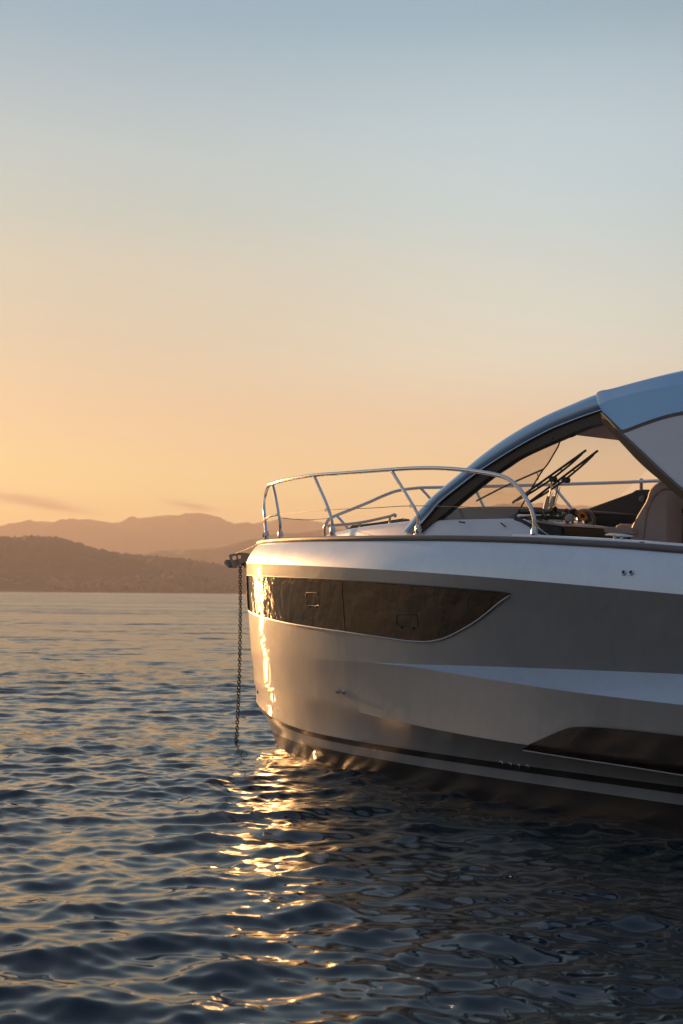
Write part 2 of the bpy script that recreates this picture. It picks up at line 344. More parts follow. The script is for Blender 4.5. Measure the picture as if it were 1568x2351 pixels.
def hull_pt(s, z, off=0.0, side=1):
    """a point of the topside between the upper knuckle and the lower crease, pushed out by off"""
    def raw(s, z):
        for a_, b_ in (('G', 'K'), ('K', 'WT'), ('WT', 'WB'), ('WB', 'LC'), ('LC', 'ST'), ('ST', 'SB'), ('SB', 'WH')):
            (pa, za), (pb, zb) = LV[a_], LV[b_]
            if z >= zb(s) or b_ == 'WH':
                q = (za(s)-z)/max(za(s)-zb(s), 1e-5); q = min(max(q, 0), 1.2)
                # both levels share the parameter w, not s: correct for the raked stem
                s1 = s+(pa.s0-(pa.s0+(pb.s0-pa.s0)*q)); s2 = s+(pb.s0-(pa.s0+(pb.s0-pa.s0)*q))
                return pa(s1)*(1-q)+pb(s2)*q+(fair_fix(s, za(s), s1-pa.s0, s, zb(s), s2-pb.s0, min(q, 1)) if a_ in SIDE and b_ in SIDE else 0)
        return 0
    t = raw(s, z); d = 1e-3
    ns, nz_ = -(raw(s+d, z)-raw(s-d, z))/(2*d), -(raw(s, z+d)-raw(s, z-d))/(2*d)
    n = Vector((ns, 1, nz_)).normalized()
    p = Vector((s, t, z))+n*off
    return L(p.x, side*p.y, p.z), Vector((n.x, -side*n.y, n.z))

# hull windows (port and its twin), following the topside
def window(top, bot, s0, s1, n, m_, name, side, off=.004, gl=None):
    b = MB(); rows = []
    for i in range(n+1):
        w = i/n; s = (sqrt(s0)+(sqrt(s1)-sqrt(s0))*w)**2
        zt, zb = top(s), bot(s)
        rows.append([hull_pt(s, zt+(zb-zt)*j/m_, off, side)[0] for j in range(m_+1)])
    if side < 0: rows = rows[::-1]
    b.grid(rows); return b.build(name, gl or HGLASS, yacht, smooth=60, recalc=False)
wtop = table([.62, 1.8, 2.65, 3.68, 4.31, 4.69, 4.73], [1.612, 1.584, 1.562, 1.516, 1.486, 1.463, 1.455])
wbot = table([.62, .8, 1.75, 2.8, 3.42, 3.65, 3.77, 3.92, 4.29, 4.69, 4.73], [1.285, 1.265, 1.198, 1.146, 1.112, 1.100, 1.100, 1.115, 1.238, 1.437, 1.452])
ltop = table([4.80, 5.07, 5.18, 5.27, 5.40, 5.71, 6.10, 8.2, 8.5], [.412, .522, .565, .592, .604, .611, .607, .585, .48])
lbot = table([4.80, 5.22, 5.69, 6.08, 8.5], [.402, .389, .378, .366, .30])
for side in (1, -1):
    pane = window(wtop, wbot, .62, 4.72, 90, 12, 'hull_window', side)
    def line(fn, s0, s1, n=70, off=.006): return [hull_pt((sqrt(s0)+(sqrt(s1)-sqrt(s0))*i/n)**2, fn((sqrt(s0)+(sqrt(s1)-sqrt(s0))*i/n)**2), off, side)[0] for i in range(n+1)]
    b = MB(); b.tube(line(wbot, .62, 4.72), .0065, 8); b.build('window_lip', LIPM, pane)
    b = MB(); b.tube(line(lambda s: wtop(s)+.004, .62, 4.72), .0055, 8)
    b.tube([hull_pt(.625, wbot(.62)+(wtop(.62)-wbot(.62))*q/12, .006, side)[0] for q in range(13)], .012, 8)
    b.build('window_seal', SEAL, pane)
    b = MB(); b.tube([hull_pt(2.80, wbot(2.8)+(wtop(2.8)-wbot(2.8))*q/10, .0035, side)[0] for q in range(11)], .004, 6); b.build('seam', SEAL, pane)
    for s0_, s1_, z0_, z1_ in ((2.21, 2.42, 1.350, 1.458), (3.50, 3.74, 1.21, 1.30)):
        b = MB(); r_ = .02
        pts = []
        for cx, cz, a0 in ((s1_-r_, z1_-r_, 0), (s0_+r_, z1_-r_, 90), (s0_+r_, z0_+r_, 180), (s1_-r_, z0_+r_, 270)):
            for q in range(4): pts.append((cx+r_*cos(radians(a0+30*q)), cz+r_*sin(radians(a0+30*q))))
        P_ = [hull_pt(x, z, .008, side)[0] for x, z in pts]; P_.append(P_[0]); b.tube(P_, .0019, 6)
        for x, z in ((s0_+.05, z0_-.012), (s1_-.05, z0_-.012)): c_, n_ = hull_pt(x, z, .006, side); b.lathe(c_, n_, [(0, .008), (.008, .006)], 8)
        b.build('portlight', SEAL, pane)
    lp = window(ltop, lbot, 4.805, 8.5, 80, 26, 'hull_window', side, .010, LGLASS)
    b = MB(); b.tube([hull_pt(4.80+3.7*i/60, lbot(4.80+3.7*i/60), .010, side)[0] for i in range(61)], .005, 8); b.build('window_lip', LIPM, lp)

# through-hull fittings
from mathutils.bvhtree import BVHTree
bm_ = bmesh.new(); bm_.from_mesh(hull.data); tree = BVHTree.FromBMesh(bm_)
def fit(u, v, r, side=1):
    d = ray(u, v); dl = L(d.dot(A), d.dot(PT), d.z); h = tree.ray_cast(L(*CB), dl)
    if h[0] is None: return
    p, n = h[0], h[1]
    if n.dot(dl) > 0: n = -n
    q = .004
    b = MB(); seg = 16; prof = [(0, r*1.0), (q, r), (.009, r*.86), (.011, r*.62), (.004, r*.55), (-.003, r*.5)]
    b.lathe(p, n, prof, seg)
    o = b.build('through_hull_fitting', CHROME, yacht, smooth=40)
    c = MB(); c.lathe(p+n*.009, n, [(0, r*.6), (.0035, r*.6)], seg); c.build('opening', SEAL, o)
for u, v, r in ((775, 1587, .019), (789, 1589, .019), (1152, 1752, .019), (1172, 1755, .019), (1191, 1758, .019), (1212, 1760, .019), (1433, 1315, .020), (1450, 1315, .020), (592.5, 1588, .018)): fit(u, v, r)
bm_.free()

# rub rail round the gunwale
b = MB(); path = [level(pG, zG, j) for j in range(0, NW+1)]
ring = [L(s, t+.004, z) for s, t, z in path[::-1]]+[L(s, -t-.004, z) for s, t, z in path[1:]]
b.tube(ring, .022, 10, squash=1.1); b.build('rub_rail', RUB, yacht)
# deck
b = MB(); rows = []
for j in range(0, NW+1, 2):
    s, t, z = level(pG, zG, j)
    if s > 3.2: break
    rows.append([L(s, t*(1-2*k/16), z+.012+.05*(1-(1-2*k/16)**2)*min(1, t)) for k in range(17)])
b.grid(rows); smax = s
for sg in (1, -1):
    rr = []
    for i in range(24):
        s = 3.15+(SEND-3.15)*i/23; t = pG(s); z = zG(s)
        rr.append([L(s, sg*t, z+.012), L(s, sg*1.10, z+.02), L(s, sg*1.08, z+.018), L(s, sg*1.06, z-.62)])
    b.grid(rr)
b.grid([[L(3.2, q, zG(3.2)-.62), L(SEND, q, zG(SEND)-.60)] for q in (1.07, -1.07)])
b.poly([L(3.2, 1.08, zG(3.2)+.02), L(3.2, -1.08, zG(3.2)+.02), L(3.2, -1.08, 1.2), L(3.2, 1.08, 1.2)])
b.build('deck', DECKW, yacht)
# white toe strip beside the cockpit
b = MB()
for sg in (1, -1):
    P_ = [L(s, sg*(pG(s)-.045), zG(s)+.026) for s in np.linspace(4.62, 6.9, 20)]
    b.tube(P_, .026, 8, squash=.6)
b.build('toe_strip', mat('bright_white', (.78, .79, .79), .3, coat=.4), yacht)

# foredeck trunk (coachroof)
pTR = plan(1.14, .95, .6, 3.3, 2.0)
pts = [(747, 1227), (770, 1220), (826, 1209), (898, 1200), (934, 1196), (985, 1193.5), (1060, 1192), (1130, 1191), (1190, 1190.5), (1215, 1204), (1262, 1237)]
TRS = []
for u, v in pts:                       # meet each sight line with the trunk's side
    best = None; c0 = 1.0
    for _ in range(40):
        s, t, z = at(u, v, c0); c0 = .6*c0+.4*max(pTR(s), .35)
    TRS.append((s, z))
TRS = [(.98, zG(1)+.02)]+[q for q in TRS if q[0] > 1.1]
zTR = table([q[0] for q in TRS], [q[1] for q in TRS]); STR = TRS[-1][0]
s_open = TRS[-3][0]
b = MB(); rows = []
S_WB = 3.12
for i in range(90):
    s = .96+(S_WB-.96)*(i/89); t = max(pTR(s), .02); z = max(zTR(s), zG(s)+.03)
    r_ = [L(s, t+.035, zG(s)-.01), L(s, t+.012, z-.045), L(s, t-.006, z-.012), L(s, t-.035, z)]
    r_ += [L(s, (t-.035)*(1-2*k/14), z+.055*(1-(1-2*k/14)**2)) for k in range(1, 14)]
    r_ += [Vector((p.x, -p.y, p.z)) for p in r_[:4][::-1]]
    rows.append(r_)
b.grid(rows); b.poly(rows[-1])
for sg in (1, -1):                      # the side sweeping down to the cockpit opening
    rr = []
    for i in range(40):
        s = S_WB-.01+(STR-S_WB+.01)*i/39; t = pTR(s); z = max(zTR(s), zG(s)+.015)
        rr.append([L(s, sg*(t+.035), zG(s)-.01), L(s, sg*(t+.0), z-.02), L(s, sg*(t-.02), z), L(s, sg*(t-.05), z), L(s, sg*(t-.05), zG(s)-.1)])
    b.grid(rr)
croof = b.build('coachroof', BLUEW, yacht, smooth=40)
b = MB()
b.tube(smooth_path([AL(1183, 1190, 1.125), AL(1215, 1205, 1.13), AL(1262, 1236, 1.13), AL(1285, 1238, 1.12)], 5), .016, 8); b.build('coaming_seal', SEAL, croof)
for p, q in (((1054, 1198), (1067, 1200)), ((1150, 1201), (1160, 1209))):
    b = MB(); b.tube([AL(*p, 1.17), AL(*q, 1.17)], .006, 6); b.build('fastener', DARKG, croof)

# roof arch on the port side, on a plane leaning inboard
CA, KA = 1.13, .20
def AP(u, v, d=0.0): return at(u, v, CA+d, KA)
outer = [(918, 1222), (940, 1197), (958, 1173), (981, 1147), (1022, 1111), (1065, 1075), (1102, 1044), (1141, 1015), (1181, 989), (1221, 966), (1261, 946), (1301, 929), (1341, 912), (1381, 897), (1421, 884), (1461, 873), (1515, 859), (1568, 847), (1640, 833), (1730, 822), (1850, 815)]
inner = [(950, 1222), (966, 1202), (986, 1180), (1010, 1152), (1050, 1120), (1093, 1087), (1129, 1063), (1165, 1040), (1213, 1012), (1261, 987), (1301, 970), (1341, 955), (1377, 943), (1410, 934), (1450, 925), (1500, 914), (1560, 903), (1620, 893), (1700, 882), (1800, 873), (1900, 870)]
seal = [(960, 1222), (985, 1202), (1016, 1178), (1037, 1159), (1078, 1125), (1121, 1091), (1151, 1071), (1181, 1051), (1227, 1029), (1273, 1009), (1307, 994), (1341, 980), (1385, 970), (1418, 962), (1458, 953), (1508, 942), (1568, 931), (1628, 921), (1708, 910), (1808, 901), (1908, 898)]
def mids(a, k=4):
    return smooth_path([(x, y, 0) for x, y in a], k)
Oo = [AP(p.x, p.y) for p in mids(outer)]; II = [AP(p.x, p.y) for p in mids(inner)]; SS = [AP(p.x, p.y) for p in mids(seal)]
def lerp(a, b, q): return tuple(a[i]+(b[i]-a[i])*q for i in range(3))
b = MB(); rows = []
for o_, i_ in zip(Oo, II):
    r_ = []
    for q, d in ((0, -.16), (0, -.09), (.0, -.05), (.03, -.022), (.10, 0), (.25, .018), (.5, .026), (.75, .018), (.93, .004), (1, -.012), (1.0, -.10)):
        s, t, z = lerp(o_, i_, q); r_.append(L(s, t+d, z))
    rows.append(r_)
b.grid(rows, close_v=True); b.poly(rows[0]); b.poly(rows[-1])
arch = b.build('roof_arch', ROOFP, yacht, smooth=50)
b = MB(); rows = []
for i_, s_ in zip(II, SS):
    rows.append([L(i_[0], i_[1]-.014, i_[2]), L(s_[0], s_[1]-.026, s_[2]), L(s_[0], s_[1]-.10, s_[2]), L(i_[0], i_[1]-.095, i_[2])])
b.grid(rows, close_v=True); b.build('arch_seal', SEAL, arch)
b = MB(); b.tube([L(p[0], p[1]+.001, p[2]) for p in II], .006, 8); b.build('arch_trim', CHROME, arch)

# windscreen between the arch and the starboard side, roof and header behind it
def arch_at(z):
    for a_, c_ in zip(Oo, Oo[1:]):
        if a_[2] <= z <= c_[2]: q = (z-a_[2])/(c_[2]-a_[2]); return a_[0]+(c_[0]-a_[0])*q, a_[1]+(c_[1]-a_[1])*q
    return Oo[-1][:2]
hd = AP(1292, 994, -.08); ho = AP(1275, 941)       # lower edge of the header beam at the port arch
b = MB(); rows = []
z0_, z1_ = Oo[0][2]+.01, ho[2]
for i in range(25):
    z = z0_+(z1_-z0_)*i/24; s, t = arch_at(z); t -= .09
    rows.append([L(s+.03-.20*(1-(1-k/10)**2), t*(1-k/10), z+.0) for k in range(21)])
b.grid(rows); shield = b.build('windshield', CLEAR, yacht, smooth=60, recalc=False)
b = MB(); rows = []; rows2 = []
for p in Oo:
    if p[0] < ho[0]-.02: continue
    f_ = max(0, 1-(p[0]-ho[0])/.6)
    rows.append([L(p[0]-.18*f_*(1-(1-k/10)**2), (p[1]-.12)*(1-k/10), p[2]-.012+.03*(1-(1-k/10)**2)) for k in range(21)])
    rows2.append([v-Vector((0, 0, .055)) for v in rows[-1]])
b.grid(rows); b.grid(rows2); b.grid([rows[0], rows2[0]]); b.grid([rows[-1], rows2[-1]]); b.build('roof', ROOFP, yacht)
b = MB(); rows = []
for k in range(25):
    t = (hd[1]+.03)*(1-2*k/24); c_ = 1-(1-2*k/24)**2; x = hd[0]-.13*c_; z = hd[2]+.02*c_
    zt = ho[2]+.0
    rows.append([L(x, t, z), L(x+.015, t, z-.006), L(x+.05, t, z), L(x+.34, t, z+.13), L(x+.30, t, z+.15), L(x-.05, t, z+.10)])
b.grid(rows, close_v=True); b.build('header_beam', mat('header_lining', (.30, .27, .29), .6), yacht)
b = MB(); b.tube(smooth_path([AL(1267, 1006, 1.0), AL(1290, 1004, .93), AL(1312, 1000, .93), AL(1322, 995, .93), AL(1330, 987, .93), AL(1334, 975, .95)], 5), .014, 10)
b.tube([AL(1312, 1000, .93), AL(1312, 984, .95)], .010, 8); b.build('grab_handle', RUBBER, arch)
b = MB(); b.poly([L(*AP(u, v, -.05)) for u, v in ((981, 1192), (1000, 1186), (1037, 1157), (1078, 1123), (1121, 1089), (1181, 1049), (1227, 1027), (1273, 1007), (1287, 1001), (1285, 1014), (1283, 1021), (1275, 1036), (1257, 1068), (1245, 1082), (1221, 1121), (1201, 1156), (1183, 1186), (1176, 1191))])
sg_ = b.build('side_window', SIDEG, yacht, smooth=0, recalc=False)
b = MB(); b.tube(smooth_path([L(*AP(u, v, -.045)) for u, v in ((1287, 994), (1286, 1008), (1283, 1021), (1275, 1036), (1257, 1066), (1245, 1081), (1221, 1120), (1201, 1156), (1184, 1185), (1177, 1191), (1160, 1192), (1080, 1192), (985, 1193))], 3), .0055, 8)
b.build('glass_edge', SEAL, sg_)

# hinged side wing hanging outside the arch
CW, KW = 1.20, .17
def WP(u, v, d=0.0): return L(*at(u, v, CW+d, KW))
wt = [(1368, 907), (1372, 900), (1383, 896), (1401, 893), (1461, 878), (1515, 865), (1568, 855), (1650, 842), (1760, 834), (1900, 830)]
wm1 = [(1373, 929), (1376, 929), (1390, 922), (1412, 915), (1461, 901), (1515, 891), (1568, 883), (1650, 873), (1760, 866), (1900, 863)]
wm2 = [(1383, 944), (1400, 960), (1421, 980), (1432, 986), (1470, 972), (1520, 955), (1568, 944), (1650, 931), (1760, 922), (1900, 918)]
wlo = [(1383, 944), (1402, 964), (1424, 988), (1461, 1024), (1501, 1063), (1534, 1094), (1568, 1123), (1640, 1175), (1750, 1230), (1900, 1270)]
def wline(a, d, k=3): return [WP(p.x, p.y, d) for p in mids(a, k)]
b = MB()
T0, T1, T2, T3 = wline(wt, -.06), wline(wm1, .0), wline(wm2, .012), wline(wlo, .0)
b.grid([T0, T1]); b.grid([[p for p in T1], [p for p in T2]])
back_ = [Vector((p.x, p.y+.07, p.z)) for p in T0]
b.grid([back_, T0])
b.build('side_wing', ROOFP, yacht, smooth=14, recalc=False); wing = bpy.data.objects['side_wing']
b = MB(); T2b = wline([(x, y+9) for x, y in wm2], .004)
b.grid([T2b, T3]); b.grid([T3, [Vector((p.x, p.y+.06, p.z)) for p in T3]]); b.build('wing_panel', BLUEW, wing, smooth=30)
b = MB(); b.grid([T2, T2b]); b.build('wing_groove', RUB, wing)
lowd = [(1381, 969), (1392, 980), (1409, 999), (1437, 1029), (1461, 1055), (1490, 1082), (1513, 1101), (1568, 1148), (1640, 1200), (1750, 1255), (1900, 1295)]
upd = [(1381, 947), (1396, 961), (1420, 988), (1450, 1016), (1480, 1044), (1501, 1064), (1530, 1091), (1568, 1124), (1640, 1176), (1750, 1231), (1900, 1271)]
b = MB(); D1, D2 = wline(upd, -.012), wline(lowd, -.03)
b.grid([[*x] for x in zip(D1, D2, [Vector((p.x, p.y+.07, p.z)) for p in D2], [Vector((p.x, p.y+.07, p.z)) for p in D1])], close_v=True); b.build('wing_seal', SEAL, wing)
b = MB(); b.tube(wline(upd, .002), .008, 8); b.build('wing_trim', RUB, wing)

# wipers on the windshield
def bar(b, p, q, c, r0_, r1_, seg=6): b.tube([AL(*p, c), AL(*q, c)], [r0_, r1_], seg)
for top, low, cl, c, base, knee in (((1345, 1034), (1177, 1154), (1254, 1084), .27, (1256, 1166), (1266, 1115)), ((1372, 1035), (1210, 1157), (1288, 1084), .12, (1269, 1166), (1284, 1102))):
    b = MB(); d_ = Vector((low[0]-top[0], low[1]-top[1])); n_ = Vector((-d_.y, d_.x)).normalized()
    def off(q, k): return (top[0]+d_.x*q+n_.x*k, top[1]+d_.y*q+n_.y*k)
    bar(b, off(0, 0), off(1, 0), c, .0105, .0105)
    w_ = empty('wiper', L(0, 0, 0), 0, yacht)
    b.build('blade', RUBBER, w_)
    b = MB()
    b.tube(smooth_path([AL(*off(q, k), c) for q, k in ((.06, -1.5), (.2, -5), (.36, -7), (.5, -8), (.66, -7), (.8, -5), (.95, -1.5))], 3), .0095, 6)
    bar(b, off(.2, 0), off(.2, -5), c, .006, .006); bar(b, off(.36, 0), off(.34, -7), c, .006, .006); bar(b, off(.66, 0), off(.68, -7), c, .006, .006); bar(b, off(.8, 0), off(.8, -5), c, .006, .006)
    b.lathe(AL(*off(.5, -7), c+.03), (0, 1, 0), [(0, .024), (.05, .024), (.052, .012)], 10)
    b.build('bridge', RUBBER, w_)
    b = MB(); bar(b, base, knee, c, .008, .006, 8); bar(b, knee, off(.5, -7), c, .007, .007, 8)
    bar(b, (base[0]+4, base[1]-2), (knee[0]+2, knee[1]+16), c, .0035, .0035, 6)
    b.build('arm', CHROME, w_)
    b = MB(); P_ = [AL(base[0]-3, base[1]+3, c), AL(base[0]-1, base[1]-10, c), AL(base[0]+1.5, base[1]-24, c), AL(base[0]+2, base[1]-27, c)]
    b.tube(P_, [.024, .020, .012, .009], 10); b.build('spindle_boot', mat('boot_cream', (.55, .50, .42), .5), w_)
b = MB(); b.tube(smooth_path([AL(1094, 1150, .45), AL(1150, 1121, .45), AL(1200, 1098, .42), AL(1246, 1078, .4)], 4), .008, 6)
b.tube(smooth_path([AL(1232, 1085, .4), AL(1236, 1095, .4), AL(1234, 1102, .4)], 4), .004, 6)
b.build('wiper_link', RUBBER, yacht)

# pulpit: port and starboard rails, stanchions and guard wires
def rail_pt(u, v, inset, side):
    c0 = 1.2*side
    for _ in range(60):
        s, t, z = at(u, v, c0); c0 = .6*c0+.4*side*max(pG(max(s, .121))-inset, .15)
    return s, t, z
prt = [(611.6, 1236), (609, 1200), (606, 1165), (609, 1137), (616, 1116), (627, 1110), (660, 1101), (721, 1091), (790, 1086), (898, 1078), (952, 1075), (1010, 1075), (1066, 1079), (1133, 1089), (1165, 1099), (1189, 1119), (1211, 1151), (1224, 1180), (1227, 1205), (1227, 1233)]
# port rail: plan follows the gunwale, measured heights
def fixed(pts, cs): return [L(*at(u, v, c)) for (u, v), c in zip(pts, cs)]
def gin(s, d): return pG(max(s, .13))-d
def rail_s(u, v, sstart, d):
    """solve on the gunwale curve near a given s"""
    best = None
    for i in range(400):
        s = sstart-.6+1.2*i/399
        if s < .14: continue
        t = gin(s, d); P_ = O+A*s+PT*t; k = (P_-Vector((0, 0, 0))).y
        dd = ray(u, v); lam = k/dd.y; x = dd.x*lam
        er = abs(x-P_.x)
        if best is None or er < best[0]: best = (er, s, t, EYE+dd.z*lam)
    return L(best[1], best[2], best[3])
port_s = [.48, .47, .46, .5, .55, .62, 1.15, 1.85, 2.6, 3.3, 3.6, 3.9, 4.15, 4.45, 4.55, 4.65, 4.72, 4.75, 4.75, 4.74]
prail = [rail_s(u, v, s_, .05) for (u, v), s_ in zip(prt, port_s)]
stb = [(746, 1232), (745, 1215), (748, 1203), (757, 1191), (775, 1182), (808, 1169), (847, 1153), (883, 1137), (916, 1126), (963, 1120), (1006, 1119), (1100, 1117), (1190, 1115), (1281, 1112), (1381, 1109), (1450, 1106.5), (1509, 1104), (1560, 1104)]
def stb_pt(u, v):
    c0 = -.5
    for _ in range(80):
        s, t, z = at(u, v, c0); c0 = .75*c0-.25*gin(max(s, .15), .05)
    return L(s, t, z)
srail = [stb_pt(u, v) for u, v in stb]
RP = empty('pulpit_rail', L(0, 0, 0), 0, yacht); RS = empty('pulpit_rail', L(0, 0, 0), 0, yacht)
b = MB(); b.tube(smooth_path(prail, 6), .0155, 12); b.build('top_rail', CHROME, RP)
b = MB(); b.tube(smooth_path(srail, 6), .0155, 12); b.build('top_rail', CHROME, RS)
def stanch(parent, pts, s_list=None, base=True, P3=None):
    P_ = P3 or [rail_s(u, v, s_, d) for (u, v), (s_, d) in zip(pts, s_list)]
    b = MB(); b.tube(smooth_path(P_, 5), .0135, 10); st_ = b.build('stanchion', CHROME, parent)
    if base:
        q = P_[-1]; b = MB(); b.lathe(q-Vector((0, 0, .012)), (0, 0, 1), [(0, .034), (.008, .034), (.010, .024), (.03, .024), (.034, .0265), (.062, .0235), (.082, .018), (.086, .014)], 16); b.build('stanchion_base', CHROME, st_)
stanch(RP, [(626, 1112), (633, 1143), (639, 1176), (643, 1205), (643.5, 1236)], [(.62, .05), (.75, .06), (.9, .07), (1.2, .08), (1.3, .09)])
stanch(RP, [(721, 1092), (734, 1122), (748, 1153), (758, 1180), (762.5, 1200), (763.5, 1227)], [(1.85, .05), (2.0, .06), (2.1, .07), (2.2, .08), (2.25, .085), (2.25, .09)])
stanch(RP, [(898, 1079), (916, 1108), (935, 1139), (954, 1172), (960, 1190), (960, 1224)], [(3.3, .05), (3.35, .06), (3.4, .07), (3.5, .08), (3.5, .085), (3.5, .09)])
for q in (prail[0], prail[-1]):
    b = MB(); b.lathe(q-Vector((0, 0, .012)), (0, 0, 1), [(0, .034), (.008, .034), (.010, .024), (.03, .024), (.034, .0265), (.062, .0235), (.082, .018), (.086, .016)], 16); b.build('stanchion_base', CHROME, RP)
b = MB(); b.tube(smooth_path([rail_s(606, 1202, .47, .05), rail_s(609, 1193, .48, .03), rail_s(618, 1186, .6, .03), rail_s(638, 1181, .92, .06)], 5), .0125, 10); b.build('step_bar', CHROME, RP)
stanch(RS, None, P3=[stb_pt(966, 1121), stb_pt(984, 1140), stb_pt(1010, 1172), stb_pt(1022, 1205)])
stanch(RS, None, P3=[stb_pt(772, 1183), stb_pt(786, 1198), stb_pt(800, 1216), stb_pt(804, 1228)])
stanch(RS, None, P3=[stb_pt(1089, 1118), stb_pt(1105, 1152), stb_pt(1121, 1187), stb_pt(1128, 1215)])
stanch(RS, None, P3=[stb_pt(1269, 1113), stb_pt(1290, 1140), stb_pt(1313, 1168), stb_pt(1330, 1200)])
b = MB(); b.tube(smooth_path([rail_s(642, 1181, .95, .06), rail_s(750, 1171, 2.1, .07), rail_s(850, 1166.5, 2.9, .07), rail_s(944, 1161.5, 3.45, .08), rail_s(1066, 1164, 4.1, .07), rail_s(1181, 1167.5, 4.55, .07), rail_s(1216, 1167, 4.72, .06)], 5), .0028, 6)
b.lathe(rail_s(1195, 1167.5, 4.6, .07), (1, 0, 0), [(0, .006), (.07, .006)], 8); b.build('guard_wire', GALV, RP)
b = MB(); P0 = rail_s(645, 1189, 1.0, .07); P1 = rail_s(700, 1193.5, 1.6, .3); P2 = stb_pt(757, 1190)
b.tube(smooth_path([P0, P1, P2], 8), .0028, 6); b.build('guard_wire', GALV, RS)
for u, v, s_ in ((748, 1171, 2.1), (943, 1162, 3.45)):
    b = MB(); c = rail_s(u, v, s_, .055); b.tube([c+Vector((cos(a)*.012, 0, sin(a)*.012)) for a in np.linspace(0, 2*pi, 12)], .003, 6); b.build('wire_eye', CHROME, RP)
# short handrail on the foredeck
b = MB(); b.tube(smooth_path([AL(754, 1208, .45), AL(760, 1207, .45), AL(826, 1200, .45), AL(890, 1186.5, .45), AL(903, 1182, .45), AL(908, 1183, .45), AL(906, 1186, .45)], 5), .013, 10)
b.tube([AL(895, 1186, .45), AL(895, 1203, .45)], .010, 8); b.tube([AL(826, 1200, .45), AL(826, 1213, .45)], .010, 8); b.build('handrail', mat('handrail_cream', (.42, .37, .32), .35), yacht)
# foredeck hatch rim behind it
b = MB(); b.prism([AL(u, v, .1) for u, v in ((800, 1214), (808, 1206), (860, 1200), (925, 1190), (940, 1192), (940, 1200), (860, 1210))], [AL(u, v, -.35) for u, v in ((800, 1214), (808, 1206), (860, 1200), (925, 1190), (940, 1192), (940, 1200), (860, 1210))]); b.build('deck_hatch', mat('hatch_smoked', (.06, .045, .04), .2), yacht)

# mooring cleat on the side deck
cl = MB(); c_ = 1.44
def CP(u, v, d=0): return AL(u, v, c_+d)
cl.tube(smooth_path([CP(1389.5, 1228), CP(1402, 1227), CP(1422, 1228.5), CP(1440, 1230), CP(1454.5, 1231)], 5), [.003, .004, .006, .007, .008, .009, .010, .011, .011, .011, .011, .011, .011, .011, .010, .009, .008, .007, .006, .004, .003], 10)
cl.tube(smooth_path([CP(1410, 1229), CP(1412, 1237), CP(1408, 1246), CP(1404, 1248)], 4), [.013, .012, .011, .010, .009, .009, .010, .011, .012, .013, .014, .015, .017], 10)
cl.tube(smooth_path([CP(1426, 1231), CP(1428, 1238), CP(1431, 1247), CP(1432, 1250)], 4), [.015, .014, .013, .012, .012, .012, .012, .013, .014, .015, .016, .017, .018], 10)
q0 = CP(1400, 1249); q1 = CP(1441, 1251); cl.tube([q0, q1], .016, 8, squash=.4)
cl.build('mooring_cleat', mat('cleat_steel', (.62, .64, .66), .25, metal=.8), yacht)
for u, v in ((1326, 1242), (1475, 1248)):
    b = MB(); b.tube([AL(u-9, v-1, 1.46), AL(u-4, v-2.5, 1.46), AL(u+5, v-2, 1.46), AL(u+10, v, 1.46)], [.006, .012, .012, .006], 8, squash=.6); b.build('deck_filler', GALV, yacht)

# cockpit: brow, console, wheel, seat, starboard trim
def block(name, pts, c, depth, m_, parent=yacht, bev=.008):
    b = MB(); b.prism([AL(u, v, c) for u, v in pts], [Vector((q.x, q.y+depth, q.z)) for q in [AL(u, v, c) for u, v in pts]])
    return b.build(name, m_, parent, bevel=bev)
block('dash_brow', [(1010, 1178), (1030, 1168), (1100, 1163), (1200, 1163), (1262, 1166), (1345, 1172), (1345, 1178), (1190, 1176), (1150, 1200), (1010, 1200)], -.15, .7, mat('brow_brown', (.10, .075, .065), .6))
block('dash_top', [(1183, 1181), (1268, 1181), (1268, 1198), (1183, 1198)], .0, .12, DECKW)
con = block('console', [(1228, 1199), (1287, 1208), (1285, 1250), (1262, 1250)], .55, .80, DARKG)
k0 = AL(1287, 1208, .55)
b = MB(); b.box((k0.x-.001, k0.y+.02, k0.z-.36), (k0.x+.02, k0.y+.78, k0.z-.012)); b.build('console_front', DARK, con)
k1 = AL(1229, 1199.5, .55)
b = MB(); b.prism([k0+Vector((.012, -.01, 0)), k1+Vector((0, -.01, .002)), k1+Vector((0, -.01, .016)), k0+Vector((.012, -.01, .014))], [k0+Vector((.012, .56, 0)), k1+Vector((0, .56, .002)), k1+Vector((0, .56, .016)), k0+Vector((.012, .56, .014))]); b.build('console_rim', LIPM, con)
block('chart_tray', [(1240, 1197), (1281, 1201), (1281, 1203.5), (1240, 1200)], .45, .15, LIPM, con, .002)
wc = AL(1328, 1216, .15); b = MB()
b.tube([wc+Vector((.45*sin(a)*.15, cos(a)*.17, sin(a)*.15)) for a in np.linspace(0, 2*pi, 40)], .014, 8, caps=False)
for a in (.5, 2.6, 4.7): b.tube([wc, wc+Vector((.45*sin(a)*.15, cos(a)*.17, sin(a)*.15))], .009, 6)
b.build('steering_wheel', mat('wheel_grey', (.16, .17, .18), .3), yacht)
block('starboard_trim', [(1336, 1172), (1395, 1151), (1450, 1131), (1459, 1125), (1476, 1123.5), (1492, 1124), (1600, 1130), (1700, 1150), (1700, 1250), (1345, 1250)], -1.0, .06, DARK)
b = MB(); p_ = AL(1474, 1145, -.98); b.lathe(p_, (0, -1, 0), [(0, .030), (.008, .028), (.010, .018)], 16); b.build('speaker', mat('speaker_grey', (.12, .12, .13), .4), yacht)
SE = empty('helm_seat', L(0, 0, 0), 0, yacht)
